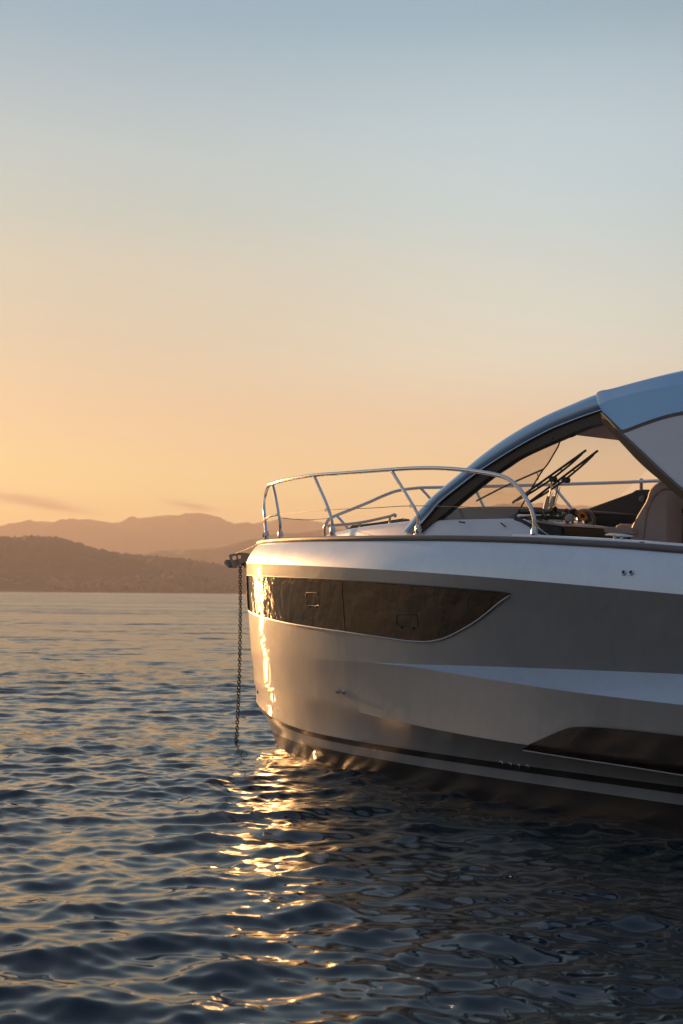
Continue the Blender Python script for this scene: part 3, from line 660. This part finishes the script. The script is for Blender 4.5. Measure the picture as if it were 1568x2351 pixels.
sd = [(1444, 1255), (1446, 1227), (1449, 1207), (1455, 1196), (1463, 1181), (1472, 1166), (1480, 1153), (1485, 1141), (1487, 1132), (1492, 1121), (1501, 1112), (1512, 1106), (1522, 1109), (1524, 1118), (1513, 1128), (1500, 1140), (1494, 1152), (1488, 1166), (1483, 1185), (1479, 1213), (1474, 1255)]
b = MB(); F_ = [AL(u, v, .30) for u, v in sd]
b.prism(F_, [Vector((q.x, q.y+1.05, q.z)) for q in F_]); b.build('backrest', SEATM, SE, bevel=.018)
bk = [(1476, 1255), (1481, 1213), (1485, 1185), (1490, 1166), (1497, 1150), (1503, 1140), (1515, 1128), (1528, 1124), (1532, 1140), (1530, 1170), (1528, 1255)]
b = MB(); F_ = [AL(u, v, .295) for u, v in bk]; b.prism(F_, [Vector((q.x, q.y+1.04, q.z)) for q in F_]); b.build('seat_back_shell', SEATB, SE, bevel=.01)
block('cushion', [(1384, 1214), (1387, 1210), (1396, 1209.5), (1440, 1211), (1452, 1213), (1452, 1226), (1396, 1224.5), (1387, 1223)], .36, .45, SEATM, SE, .015)
block('armrest', [(1410, 1213), (1414, 1206), (1422, 1202), (1456, 1203), (1456, 1214)], .16, .10, SEATM, SE, .012)
blk = block('galley_unit', [(1534, 1120), (1700, 1120), (1700, 1260), (1534, 1260)], .10, .9, mat('galley_brown', (.13, .095, .08), .5, noise=.1))
block('switch_panel', [(1534, 1167.5), (1600, 1169), (1600, 1179), (1534, 1178)], .112, .012, DARKG, blk, .002)
b = MB(); b.lathe(AL(1538, 1173, .118), (0, -1, 0), [(0, .008), (.004, .008)], 8); b.build('switch', mat('brass', (.5, .25, .06), .3, metal=.8), blk)
b = MB(); b.prism([L(6.9, 1.12, zG(6.9)), L(9.8, 1.12, zG(9.8)), L(9.6, 1.08, zG(9.6)+.45), L(7.3, 1.08, zG(7.3)+.55)], [L(6.9, -1.12, zG(6.9)), L(9.8, -1.12, zG(9.8)), L(9.6, -1.08, zG(9.6)+.45), L(7.3, -1.08, zG(7.3)+.55)]); b.build('aft_cabin_side', BLUEW, yacht, bevel=.02)

# anchor roller at the stem
CR = .045
ol = [(525, 1274), (533, 1271.5), (541, 1270), (552, 1268.5), (565, 1269.5), (580, 1273), (600, 1276), (600, 1296), (582, 1290), (568, 1287), (562, 1290), (556, 1294), (547, 1299), (541, 1303), (534, 1303), (531, 1292), (527, 1283)]
AR = empty('anchor_roller', L(0, 0, 0), 0, yacht)
def cheek(c):
    """side plate with two square holes: strips around the holes"""
    b = MB(); th = .006
    def pr(pts): b.prism([AL(u, v, c) for u, v in pts], [Vector((q.x, q.y+th, q.z)) for q in [AL(u, v, c) for u, v in pts]])
    pr([(525, 1274), (533, 1271.5), (541, 1270), (552, 1268.5), (556, 1268.8), (553, 1275), (545, 1275), (542, 1276), (534, 1277), (532, 1279)])
    pr([(525, 1274), (532, 1279), (533.5, 1286.5), (535, 1303), (534, 1303), (531, 1292), (527, 1283)])
    pr([(542, 1276), (545, 1275), (546, 1283), (542.5, 1284)])
    pr([(533.5, 1286.5), (542.5, 1284), (546, 1283), (553, 1282.5), (556, 1294), (547, 1299), (541, 1303), (535, 1303)])
    pr([(553, 1275), (556, 1268.8), (565, 1269.5), (580, 1273), (600, 1276), (600, 1296), (582, 1290), (568, 1287), (562, 1290), (556, 1294), (553, 1282.5)])
    return b
for c in (CR, -CR): cheek(c).build('cheek_plate', GALV, AR, smooth=0)
b = MB(); q = AL(552, 1292, 0); b.lathe(Vector((q.x, -CR, q.z)), (0, 1, 0), [(0, .035), (.02, .022), (.045, .018), (.07, .022), (2*CR, .035)], 14); b.build('roller', RUBBER, AR)
b = MB(); p1, p2 = AL(524, 1293, 0), AL(535, 1304, 0)
b.prism([Vector((p1.x, -CR-.012, p1.z)), Vector((p2.x, -CR-.012, p2.z)), Vector((p2.x, -CR-.012, p2.z+.018)), Vector((p1.x+.03, -CR-.012, p1.z+.035))], [Vector((p1.x, CR+.012, p1.z)), Vector((p2.x, CR+.012, p2.z)), Vector((p2.x, CR+.012, p2.z+.018)), Vector((p1.x+.03, CR+.012, p1.z+.035))]); b.build('lip_plate', GALV, AR)
b = MB(); p1 = AL(572, 1296, 0); b.box((p1.x-.05, -.03, p1.z-.035), (p1.x+.3, .03, p1.z+.03)); b.build('stem_bracket', GALV, AR, bevel=.005)
b = MB(); b.tube(smooth_path([rail_s(604, 1237, .46, .03), AL(585, 1252, .5), AL(566, 1261, .22), AL(538, 1272, .03)], 6), .003, 6); b.build('safety_line', RUBBER, AR)
b = MB(); c_ = prail[0]; b.tube([c_+Vector((-.03, -.01, .02)), c_+Vector((-.01, -.02, .045)), c_+Vector((.02, -.015, .03))], .014, 8); b.build('shackle', CHROME, RP)

# ------------------------------------------------------------------ anchor chain (its own thing, hanging from the roller)
pa = O+A*AL(551.5, 1296, 0).x; top3 = Vector((pa.x, pa.y, AL(551.5, 1296, 0).z))
d = ray(541, 1695); lam = (EYE)/(-d.z); bot3 = Vector((0, 0, EYE))+d*lam
bot3 = Vector((bot3.x, top3.y+(bot3.y-top3.y), -.02)); dirv = (bot3-top3); bot3 = top3+dirv*1.15; dirv = bot3-top3
CH = empty('anchor_chain', top3); tag(CH, 'rusty anchor chain hanging from the bow roller straight down into the sea', 'chain')
ln = dirv.length; nl = int(ln/.0298); ax = dirv.normalized()
def link_mesh(flip):
    b = MB(); P_ = []; a_, h_, r_ = .0135, .0072, .0052      # racetrack link
    for i in range(20):
        q = 2*pi*i/20; x = a_*cos(q); z = a_*sin(q)+(h_ if sin(q) >= 0 else -h_)
        P_.append(Vector((x, 0, z)))
    q_ = Matrix.Rotation(radians(90 if flip else 8), 3, 'Z')
    P_ = [q_ @ p for p in P_]; P_.append(P_[0]); b.tube(P_, r_, 8, caps=False); return b
proto = [link_mesh(0).build('link', RUST, CH), link_mesh(1).build('link', RUST, CH)]
for i in range(nl):
    o = proto[i] if i < 2 else proto[i % 2].copy()
    if i >= 2: COL.objects.link(o); o.parent = CH
    q = i/nl; sag = .02*sin(pi*q)
    o.location = dirv*((i+.5)/nl)+Vector((sag, 0, 0)); o.rotation_euler = (rng.uniform(-.05, .05), -.03, (0.15 if i % 2 else -.1)+rng.uniform(-.15, .15))
# ------------------------------------------------------------------ bouquet on the dash
BL = A; bq0 = AL(1290, 1195, .42)
def BW(u, v, c): s, t, z = at(u, v, c); return O+A*s+PT*t+Vector((0, 0, z))
bc = BW(1285, 1200, .40); BQ = empty('flower_bouquet', bc); tag(BQ, 'bouquet with a sunflower and white blossom lying on the dark console', 'bouquet')
GR = mat('leaf_green', (.05, .075, .02), .5, noise=.3, nscale=40)
def place(o): o.parent = BQ; o.location = (0, 0, 0); return o
b = MB()
for k in range(9):
    p0 = BW(1188+rng.uniform(-3, 14), 1190+rng.uniform(-3, 4), .48)-bc; p1 = BW(1292, 1190+rng.uniform(-5, 4), .42)-bc
    b.tube(smooth_path([p0, (p0+p1)/2+Vector((0, 0, rng.uniform(-.004, .012))), p1], 4), .0035, 6)
place(b.build('stem', GR))
b = MB()
def leaf(b, c, dr, ln_, w_):
    dr = dr.normalized(); sd_ = dr.cross(Vector((rng.uniform(-.4, .4), rng.uniform(-.4, .4), 1))).normalized(); up_ = sd_.cross(dr)
    rows = []
    for i in range(6):
        q = i/5; w = w_*sin(pi*min(q*.95+.03, 1))**.8; cc = c+dr*ln_*q+up_*(.15*ln_*sin(pi*q)*-1)
        rows.append([cc-sd_*w+up_*w*.3, cc, cc+sd_*w+up_*w*.3])
    b.grid(rows)
for k in range(100):
    u = rng.uniform(1238, 1335); c = BW(u, rng.uniform(1182, 1198), rng.uniform(.36, .46))-bc
    leaf(b, c, Vector((rng.uniform(-1, 1), rng.uniform(-.6, .6), rng.uniform(-.1, .6))), rng.uniform(.035, .07), rng.uniform(.010, .019))
for k in range(22):
    c = BW(1273+rng.uniform(-6, 6), rng.uniform(1168, 1184), .42)-bc; leaf(b, c, Vector((rng.uniform(-1, 1), rng.uniform(-1, 1), rng.uniform(0, 1))), .035, .013)
place(b.build('leaves', GR, recalc=False))
def bloom(name, u, v, c, r, n, m_, pr=.25):
    b = MB(); c0 = BW(u, v, c)-bc
    for k in range(n):
        z = rng.uniform(-.5, 1); a = rng.uniform(0, 2*pi); q = sqrt(max(0, 1-z*z)); dv = Vector((q*cos(a), q*sin(a), z)); c1 = c0+dv*r
        t1 = dv.orthogonal().normalized(); t2 = dv.cross(t1)
        for j in range(4):
            aa = j*pi/2+a; e1 = t1*cos(aa)+t2*sin(aa); e2 = -t1*sin(aa)+t2*cos(aa)
            b.poly([c1, c1+(e1+e2*.6)*r*pr+dv*r*.05, c1+e1*r*pr*1.6+dv*r*.02, c1+(e1-e2*.6)*r*pr+dv*r*.05])
    return place(b.build(name, m_, smooth=0, recalc=False))
WH = mat('petal_white', (.62, .64, .62), .6); PU = mat('petal_plum', (.09, .02, .035), .6)
bloom('white_blossom', 1308, 1190, .46, .031, 90, WH, .3); bloom('white_bud', 1294, 1179, .46, .014, 25, WH)
bloom('plum_blossom', 1301, 1172, .42, .017, 40, PU); bloom('plum_blossom', 1318, 1174, .42, .022, 50, PU)
b = MB(); c0 = BW(1337, 1185, .44)-bc; ax_ = (A*.75+PT*.25+Vector((0, 0, .35))).normalized(); t1 = ax_.cross(Vector((0, 0, 1))).normalized(); t2 = ax_.cross(t1)
for rg, ln_, of in ((26, .034, 0), (22, .029, .1)):
    for k in range(rg):
        a = 2*pi*k/rg+of; e_ = t1*cos(a)+t2*sin(a); f_ = -t1*sin(a)+t2*cos(a); s0 = c0+e_*.012
        b.poly([s0, s0+e_*ln_*.5+f_*.0055+ax_*.004, s0+e_*ln_+ax_*rng.uniform(-.006, .008), s0+e_*ln_*.5-f_*.0055+ax_*.004])
sfw = place(b.build('sunflower_petals', mat('petal_orange', (.75, .28, .015), .55), smooth=0, recalc=False))
b = MB(); b.lathe(c0-ax_*.004, ax_, [(0, .016), (.008, .018), (.014, .014), (.016, .004)], 16); place(b.build('sunflower_disc', mat('disc_brown', (.04, .02, .01), .8, bump=.6, bscale=200)))

# pole standing in the water beyond the starboard rail
d = ray(1472, 1098); dist = 42.0; tp = Vector((0, 0, EYE))+d*(dist/d.y)
PO = empty('mooring_pole', (tp.x, tp.y, 0)); tag(PO, 'slim weathered pole with a pale tip rising beyond the far rail', 'pole')
b = MB(); b.tube([(0, 0, -1), (0, 0, tp.z*.5), (0, 0, tp.z-.14)], [.07, .06, .05], 10); b.build('post', mat('old_wood', (.22, .17, .13), .8, noise=.3), PO)
b = MB(); b.lathe((0, 0, tp.z-.14), (0, 0, 1), [(0, .06), (.05, .075), (.1, .07), (.14, .03)], 12); b.build('tip', mat('tip_pale', (.6, .5, .4), .6), PO)

# ------------------------------------------------------------------ hills across the bay
def ridge(name, D, pts, seed, depth, rough, colr, lump=0, foot=None):
    """a range with its crest line at distance D, falling to the shore in front and behind"""
    R_ = np.random.RandomState(seed); xs = np.array([(u-784)/FPX*D for u, v in pts]); zs = np.array([(1363+(784-u)*-.0088*0-v+(u-784)*.0088)/FPX*D+EYE for u, v in pts])
    n = 700; X = np.linspace(xs[0], xs[-1], n); Z = np.interp(X, xs, zs)
    kern = np.hanning(9); kern /= kern.sum(); Z = np.convolve(np.pad(Z, 4, mode='edge'), kern, 'valid')
    def fr(x, sc_, oc=5):
        o = np.zeros_like(x)
        for k in range(oc): o += np.sin(x/sc_*2**k*1.3+R_.uniform(0, 6.28))*np.sin(x/sc_*2**k*.77+R_.uniform(0, 6.28))/1.7**k
        return o
    Z = Z+fr(X, D*.02)*rough*D*.0009
    m_ = 40; verts = []
    fy = np.concatenate([np.linspace(-1, 0, m_), np.linspace(0, 1, 12)[1:]])
    for j, q in enumerate(fy):
        prof = max(0.0, (cos(pi*q)+1)/2)**.85 if q < 0 else (1-q*q*.8)
        ph = fr(X, D*.03, 4)*.5+fr(X+q*D*.1, D*.012, 4)*.35
        spur = 1+(.22*ph if q < 0 else 0)*sin(pi*min(abs(q), 1))
        y = D+q*depth*(1+.0*ph)+ph*depth*.05*(1-abs(q)); z = np.maximum(Z*prof*spur, -4+0*X)
        lm = np.abs(fr(X+R_.uniform(0, 500), D*.0014, 4))*lump*.8 if lump else 0*X
        if j == 0: z = z*0-4; lm = 0*X
        verts.append(np.stack([X*(1+q*depth/D*.5), y, np.minimum(z, Z*1.0 if q < 0 else Z*1.02)+lm*max(prof, .0)**.5], 1))
    V = np.concatenate(verts); k = len(fy)
    mb = MB(); mb.v = [tuple(p) for p in V]
    for i in range(k-1):
        for j in range(n-1): mb.f.append((i*n+j, i*n+j+1, (i+1)*n+j+1, (i+1)*n+j))
    mb.m = [0]*len(mb.f)
    o = mb.build(name, mat(name+'_cover', colr, .9, noise=.15, nscale=.02*1000/D*3), None, smooth=60, recalc=False)
    tag(o, kind='structure'); return o
far = [(-900, 1230), (-600, 1205), (-300, 1225), (-100, 1200), (0, 1210), (24, 1205), (72, 1198), (120, 1201), (168, 1196), (220, 1199), (260, 1205), (304, 1193), (345, 1188), (380, 1183), (404, 1187), (428, 1182), (452, 1179), (480, 1181), (504, 1190), (548, 1208), (580, 1202), (608, 1200), (646, 1190), (700, 1192), (754, 1200), (850, 1215), (1000, 1190), (1100, 1170), (1170, 1156), (1260, 1162), (1340, 1162), (1400, 1165), (1600, 1190), (2000, 1200), (2600, 1180)]
mid = [(-900, 1330), (0, 1330), (200, 1300), (300, 1276), (360, 1269), (452, 1261), (520, 1257), (560, 1246), (600, 1236), (680, 1222), (800, 1215), (1000, 1200), (1300, 1205), (1700, 1190), (2600, 1250)]
nearh = [(-900, 1210), (-500, 1190), (-200, 1225), (0, 1237), (24, 1242), (52, 1239), (100, 1236), (148, 1240), (172, 1250), (220, 1264), (260, 1273), (308, 1275), (360, 1280), (404, 1285), (460, 1293), (520, 1300), (640, 1306), (800, 1300), (1100, 1290), (1500, 1280), (2600, 1270)]
foot = [(-900, 1310), (0, 1322), (120, 1318), (250, 1328), (420, 1320), (520, 1338), (700, 1330), (1000, 1325), (2600, 1320)]
ridge('hills_far', 7400, far, 1, 1300, .6, (.05, .06, .045))
ridge('hills_middle', 4600, mid, 2, 600, .6, (.05, .06, .045))
ridge('hills_near', 2600, nearh, 3, 420, .8, (.045, .055, .035), lump=5)
ridge('hills_shore', 2150, foot, 5, 200, .5, (.06, .065, .04), lump=4)
# waterfront town: a mass of small pale houses along the shore
b = MB()
for k in range(420):
    u = rng.uniform(-500, 2200); D = rng.uniform(1950, 2060); x = (u-784)/FPX*D; w = rng.uniform(5, 16); h = rng.choice((5, 7, 9, 12)); dd = rng.uniform(6, 12)
    if rng.random() < .5 and not (100 < u < 560): continue
    z0 = (D-1940)*.08-1
    b.box((x, D, z0-3), (x+w, D+dd, z0+h))
    b.prism([(x-.5, D-.5, z0+h), (x+w+.5, D-.5, z0+h), (x+w/2, D-.5, z0+h+2.4)], [(x-.5, D+dd+.5, z0+h), (x+w+.5, D+dd+.5, z0+h), (x+w/2, D+dd+.5, z0+h+2.4)])
o = b.build('waterfront_town', mat('house_walls', (.32, .25, .19), .8, noise=.4, nscale=.03), None, smooth=0); tag(o, 'small pale houses strung along the far shore', 'town', kind='stuff')
b = MB(); b.grid([[(-4000, 1930, -.6), (6500, 1930, -.6)], [(-4000, 1950, .8), (6500, 1950, .8)], [(-4000, 2080, 8), (6500, 2080, 8)], [(-4000, 2600, 9), (6500, 2600, 9)]]); o = b.build('shore', mat('shore_earth', (.12, .10, .07), .9, noise=.3, nscale=.02), None); tag(o, kind='structure')

# ------------------------------------------------------------------ the sea: one sheet, real waves
def sea():
    R_ = np.random.RandomState(21)
    inner_a = np.linspace(-21, 21, 900); ga = []; a = 21; st_ = .06
    while a < 178: st_ = min(st_*1.12, 4); a += st_; ga.append(min(a, 178.5))
    ang = np.radians(np.concatenate([-np.array(ga)[::-1], inner_a, ga]))
    px = np.concatenate([np.arange(590, 220, -.85), np.arange(220, 14, -.42)]); r = 1423*EYE/px
    far_ = [r[-1]]
    while far_[-1] < 9000: far_.append(far_[-1]*1.05)
    r = np.concatenate([[.3, 1.2, 2.2, 2.9], r, far_[1:]])
    Rg, Ag = np.meshgrid(r, ang, indexing='ij'); X = Rg*np.sin(Ag); Y = Rg*np.cos(Ag)
    dr = np.gradient(r)[:, None]; da = np.gradient(ang)[None, :]*Rg
    DX = np.zeros_like(X); DY = np.zeros_like(X); Z = np.zeros_like(X); lost = np.zeros_like(X)
    waves = []
    for lo, hi, n, slope, sp in ((.08, .14, 44, .072, 90), (.14, .26, 56, .088, 76), (.26, .5, 56, .108, 60), (.5, 1.0, 34, .066, 44), (1.0, 2.0, 20, .038, 32), (2.0, 4.2, 10, .023, 24)):
        for k in range(n):
            lam = lo*(hi/lo)**R_.uniform(); th = radians(-83+R_.normal()*sp*.62); waves.append((lam, th, slope*sqrt(2/n)*R_.uniform(.6, 1.3), R_.uniform(0, 2*pi)))
    gust = sum(np.sin(X*cx+Y*cy+ph) for cx, cy, ph in ((.21, .33, 1), (-.17, .41, 2.2), (.5, -.23, 4), (.09, .12, .4)))/4
    for lam, th, sl, ph in waves:
        kx, ky = 2*pi/lam*cos(th), 2*pi/lam*sin(th); k = 2*pi/lam
        kr = np.abs(kx*np.sin(Ag)+ky*np.cos(Ag)); ka = np.abs(kx*np.cos(Ag)-ky*np.sin(Ag))
        samp = np.maximum(kr*np.abs(dr), ka*np.abs(da))/(2*pi)              # cycles per cell
        keep = np.clip((.42-samp)/.2, 0, 1); keep = keep*keep*(3-2*keep)
        am = sl/k*keep*(1+(.30*gust if lam < 1.0 else 0))
        lost += (sl*sl/2)*(1-keep*keep)
        p = kx*X+ky*Y+ph
        Z += am*np.cos(p); DX -= am*.75*np.sin(p)*cos(th); DY -= am*.75*np.sin(p)*sin(th)
    X2, Y2 = X+DX, Y+DY
    V = np.stack([X2, Y2, Z], -1).reshape(-1, 3); nr, na = X.shape
    idx = np.arange(nr*na).reshape(nr, na)
    q = np.stack([idx[:-1, :-1], idx[:-1, 1:], idx[1:, 1:], idx[1:, :-1]], -1).reshape(-1, 4)[:, ::-1]
    me = bpy.data.meshes.new('sea'); me.vertices.add(len(V)); me.vertices.foreach_set('co', V.astype(np.float32).ravel())
    me.loops.add(q.size); me.loops.foreach_set('vertex_index', q.astype(np.int32).ravel()); me.polygons.add(len(q))
    me.polygons.foreach_set('loop_start', np.arange(0, q.size, 4, dtype=np.int32)); me.polygons.foreach_set('loop_total', np.full(len(q), 4, np.int32))
    me.polygons.foreach_set('use_smooth', np.ones(len(q), bool)); me.update(calc_edges=True); me.validate()
    at_ = me.attributes.new('ripple', 'FLOAT', 'POINT'); at_.data.foreach_set('value', np.sqrt(lost).astype(np.float32).ravel())
    o = bpy.data.objects.new('sea', me); COL.objects.link(o); tag(o, kind='structure')
    M = bpy.data.materials.new('sea_water'); M.use_nodes = True; t = M.node_tree; b = t.nodes['Principled BSDF']; n_ = t.nodes.new; l = t.links.new
    b.inputs['Base Color'].default_value = (.004, .014, .020, 1); b.inputs['Roughness'].default_value = .035; b.inputs['IOR'].default_value = 1.42
    a_ = n_('ShaderNodeAttribute'); a_.attribute_name = 'ripple'
    c = n_('ShaderNodeTexCoord'); g = n_('ShaderNodeNewGeometry')
    def noise(scl, det, vec):
        m1 = n_('ShaderNodeMapping'); m1.inputs['Scale'].default_value = vec; l(c.outputs['Object'], m1.inputs[0])
        q_ = n_('ShaderNodeTexNoise'); q_.inputs['Scale'].default_value = scl; q_.inputs['Detail'].default_value = det; q_.inputs['Roughness'].default_value = .68; l(m1.outputs[0], q_.inputs[0])
        s_ = n_('ShaderNodeVectorMath'); s_.operation = 'SUBTRACT'; l(q_.outputs['Color'], s_.inputs[0]); s_.inputs[1].default_value = (.5, .5, .5)
        f_ = n_('ShaderNodeVectorMath'); f_.operation = 'MULTIPLY'; l(s_.outputs[0], f_.inputs[0]); f_.inputs[1].default_value = (.7, 1, 0); return f_.outputs[0]
    def scale(v, k):
        s_ = n_('ShaderNodeVectorMath'); s_.operation = 'SCALE'; l(v, s_.inputs[0])
        if isinstance(k, float): s_.inputs['Scale'].default_value = k
        else: l(k, s_.inputs['Scale'])
        return s_.outputs[0]
    def add(a, b_):
        s_ = n_('ShaderNodeVectorMath'); s_.operation = 'ADD'; l(a, s_.inputs[0]); l(b_, s_.inputs[1]); return s_.outputs[0]
    ro = n_('ShaderNodeMath'); ro.operation = 'MULTIPLY_ADD'; l(a_.outputs['Fac'], ro.inputs[0]); ro.inputs[1].default_value = .25; ro.inputs[2].default_value = .0012; rs = n_('ShaderNodeMath'); rs.operation = 'SQRT'; l(ro.outputs[0], rs.inputs[0]); l(rs.outputs[0], b.inputs['Roughness'])
    k1 = n_('ShaderNodeMath'); k1.operation = 'MULTIPLY'; l(a_.outputs['Fac'], k1.inputs[0]); k1.inputs[1].default_value = 10.0
    gm = n_('ShaderNodeMapping'); gm.inputs['Scale'].default_value = (.35, 1, 1); l(c.outputs['Object'], gm.inputs[0])
    gn = n_('ShaderNodeTexNoise'); gn.inputs['Scale'].default_value = .035; gn.inputs['Detail'].default_value = 7; gn.inputs['Roughness'].default_value = .72; l(gm.outputs[0], gn.inputs[0])
    gr = n_('ShaderNodeMapRange'); l(gn.outputs[0], gr.inputs[0]); gr.inputs[1].default_value = .36; gr.inputs[2].default_value = .64; gr.inputs[3].default_value = .15; gr.inputs[4].default_value = 2.4
    k1b = n_('ShaderNodeMath'); k1b.operation = 'MULTIPLY'; l(k1.outputs[0], k1b.inputs[0]); l(gr.outputs[0], k1b.inputs[1]); k1 = k1b
    k2 = n_('ShaderNodeMath'); k2.operation = 'MULTIPLY'; l(a_.outputs['Fac'], k2.inputs[0]); k2.inputs[1].default_value = 8.0
    v = add(g.outputs['Normal'], scale(noise(2.2, 8, (.5, 1, 1)), k1.outputs[0]))
    v = add(v, scale(noise(.22, 5, (.35, 1, 1)), k2.outputs[0]))
    v = add(v, scale(noise(16, 4, (.7, 1, 1)), .07))
    nm = n_('ShaderNodeVectorMath'); nm.operation = 'NORMALIZE'; l(v, nm.inputs[0]); l(nm.outputs[0], b.inputs['Normal'])
    me.materials.append(M)
sea()

# ------------------------------------------------------------------ the air over the bay
b = MB(); b.box((-16000, -900, -6), (16000, 9500, 435)); hz = b.build('haze', mat('haze_air', (1, 1, 1)), None, smooth=0); tag(hz, kind='stuff'); hz['label'] = 'warm evening haze over the bay'
hm = hz.data.materials[0].node_tree; hm.nodes.clear(); pv = hm.nodes.new('ShaderNodeVolumePrincipled'); ho_ = hm.nodes.new('ShaderNodeOutputMaterial'); hm.links.new(pv.outputs[0], ho_.inputs['Volume'])
pv.inputs['Color'].default_value = (.80, .73, .69, 1); pv.inputs['Density'].default_value = 1.6e-4; pv.inputs['Anisotropy'].default_value = .2
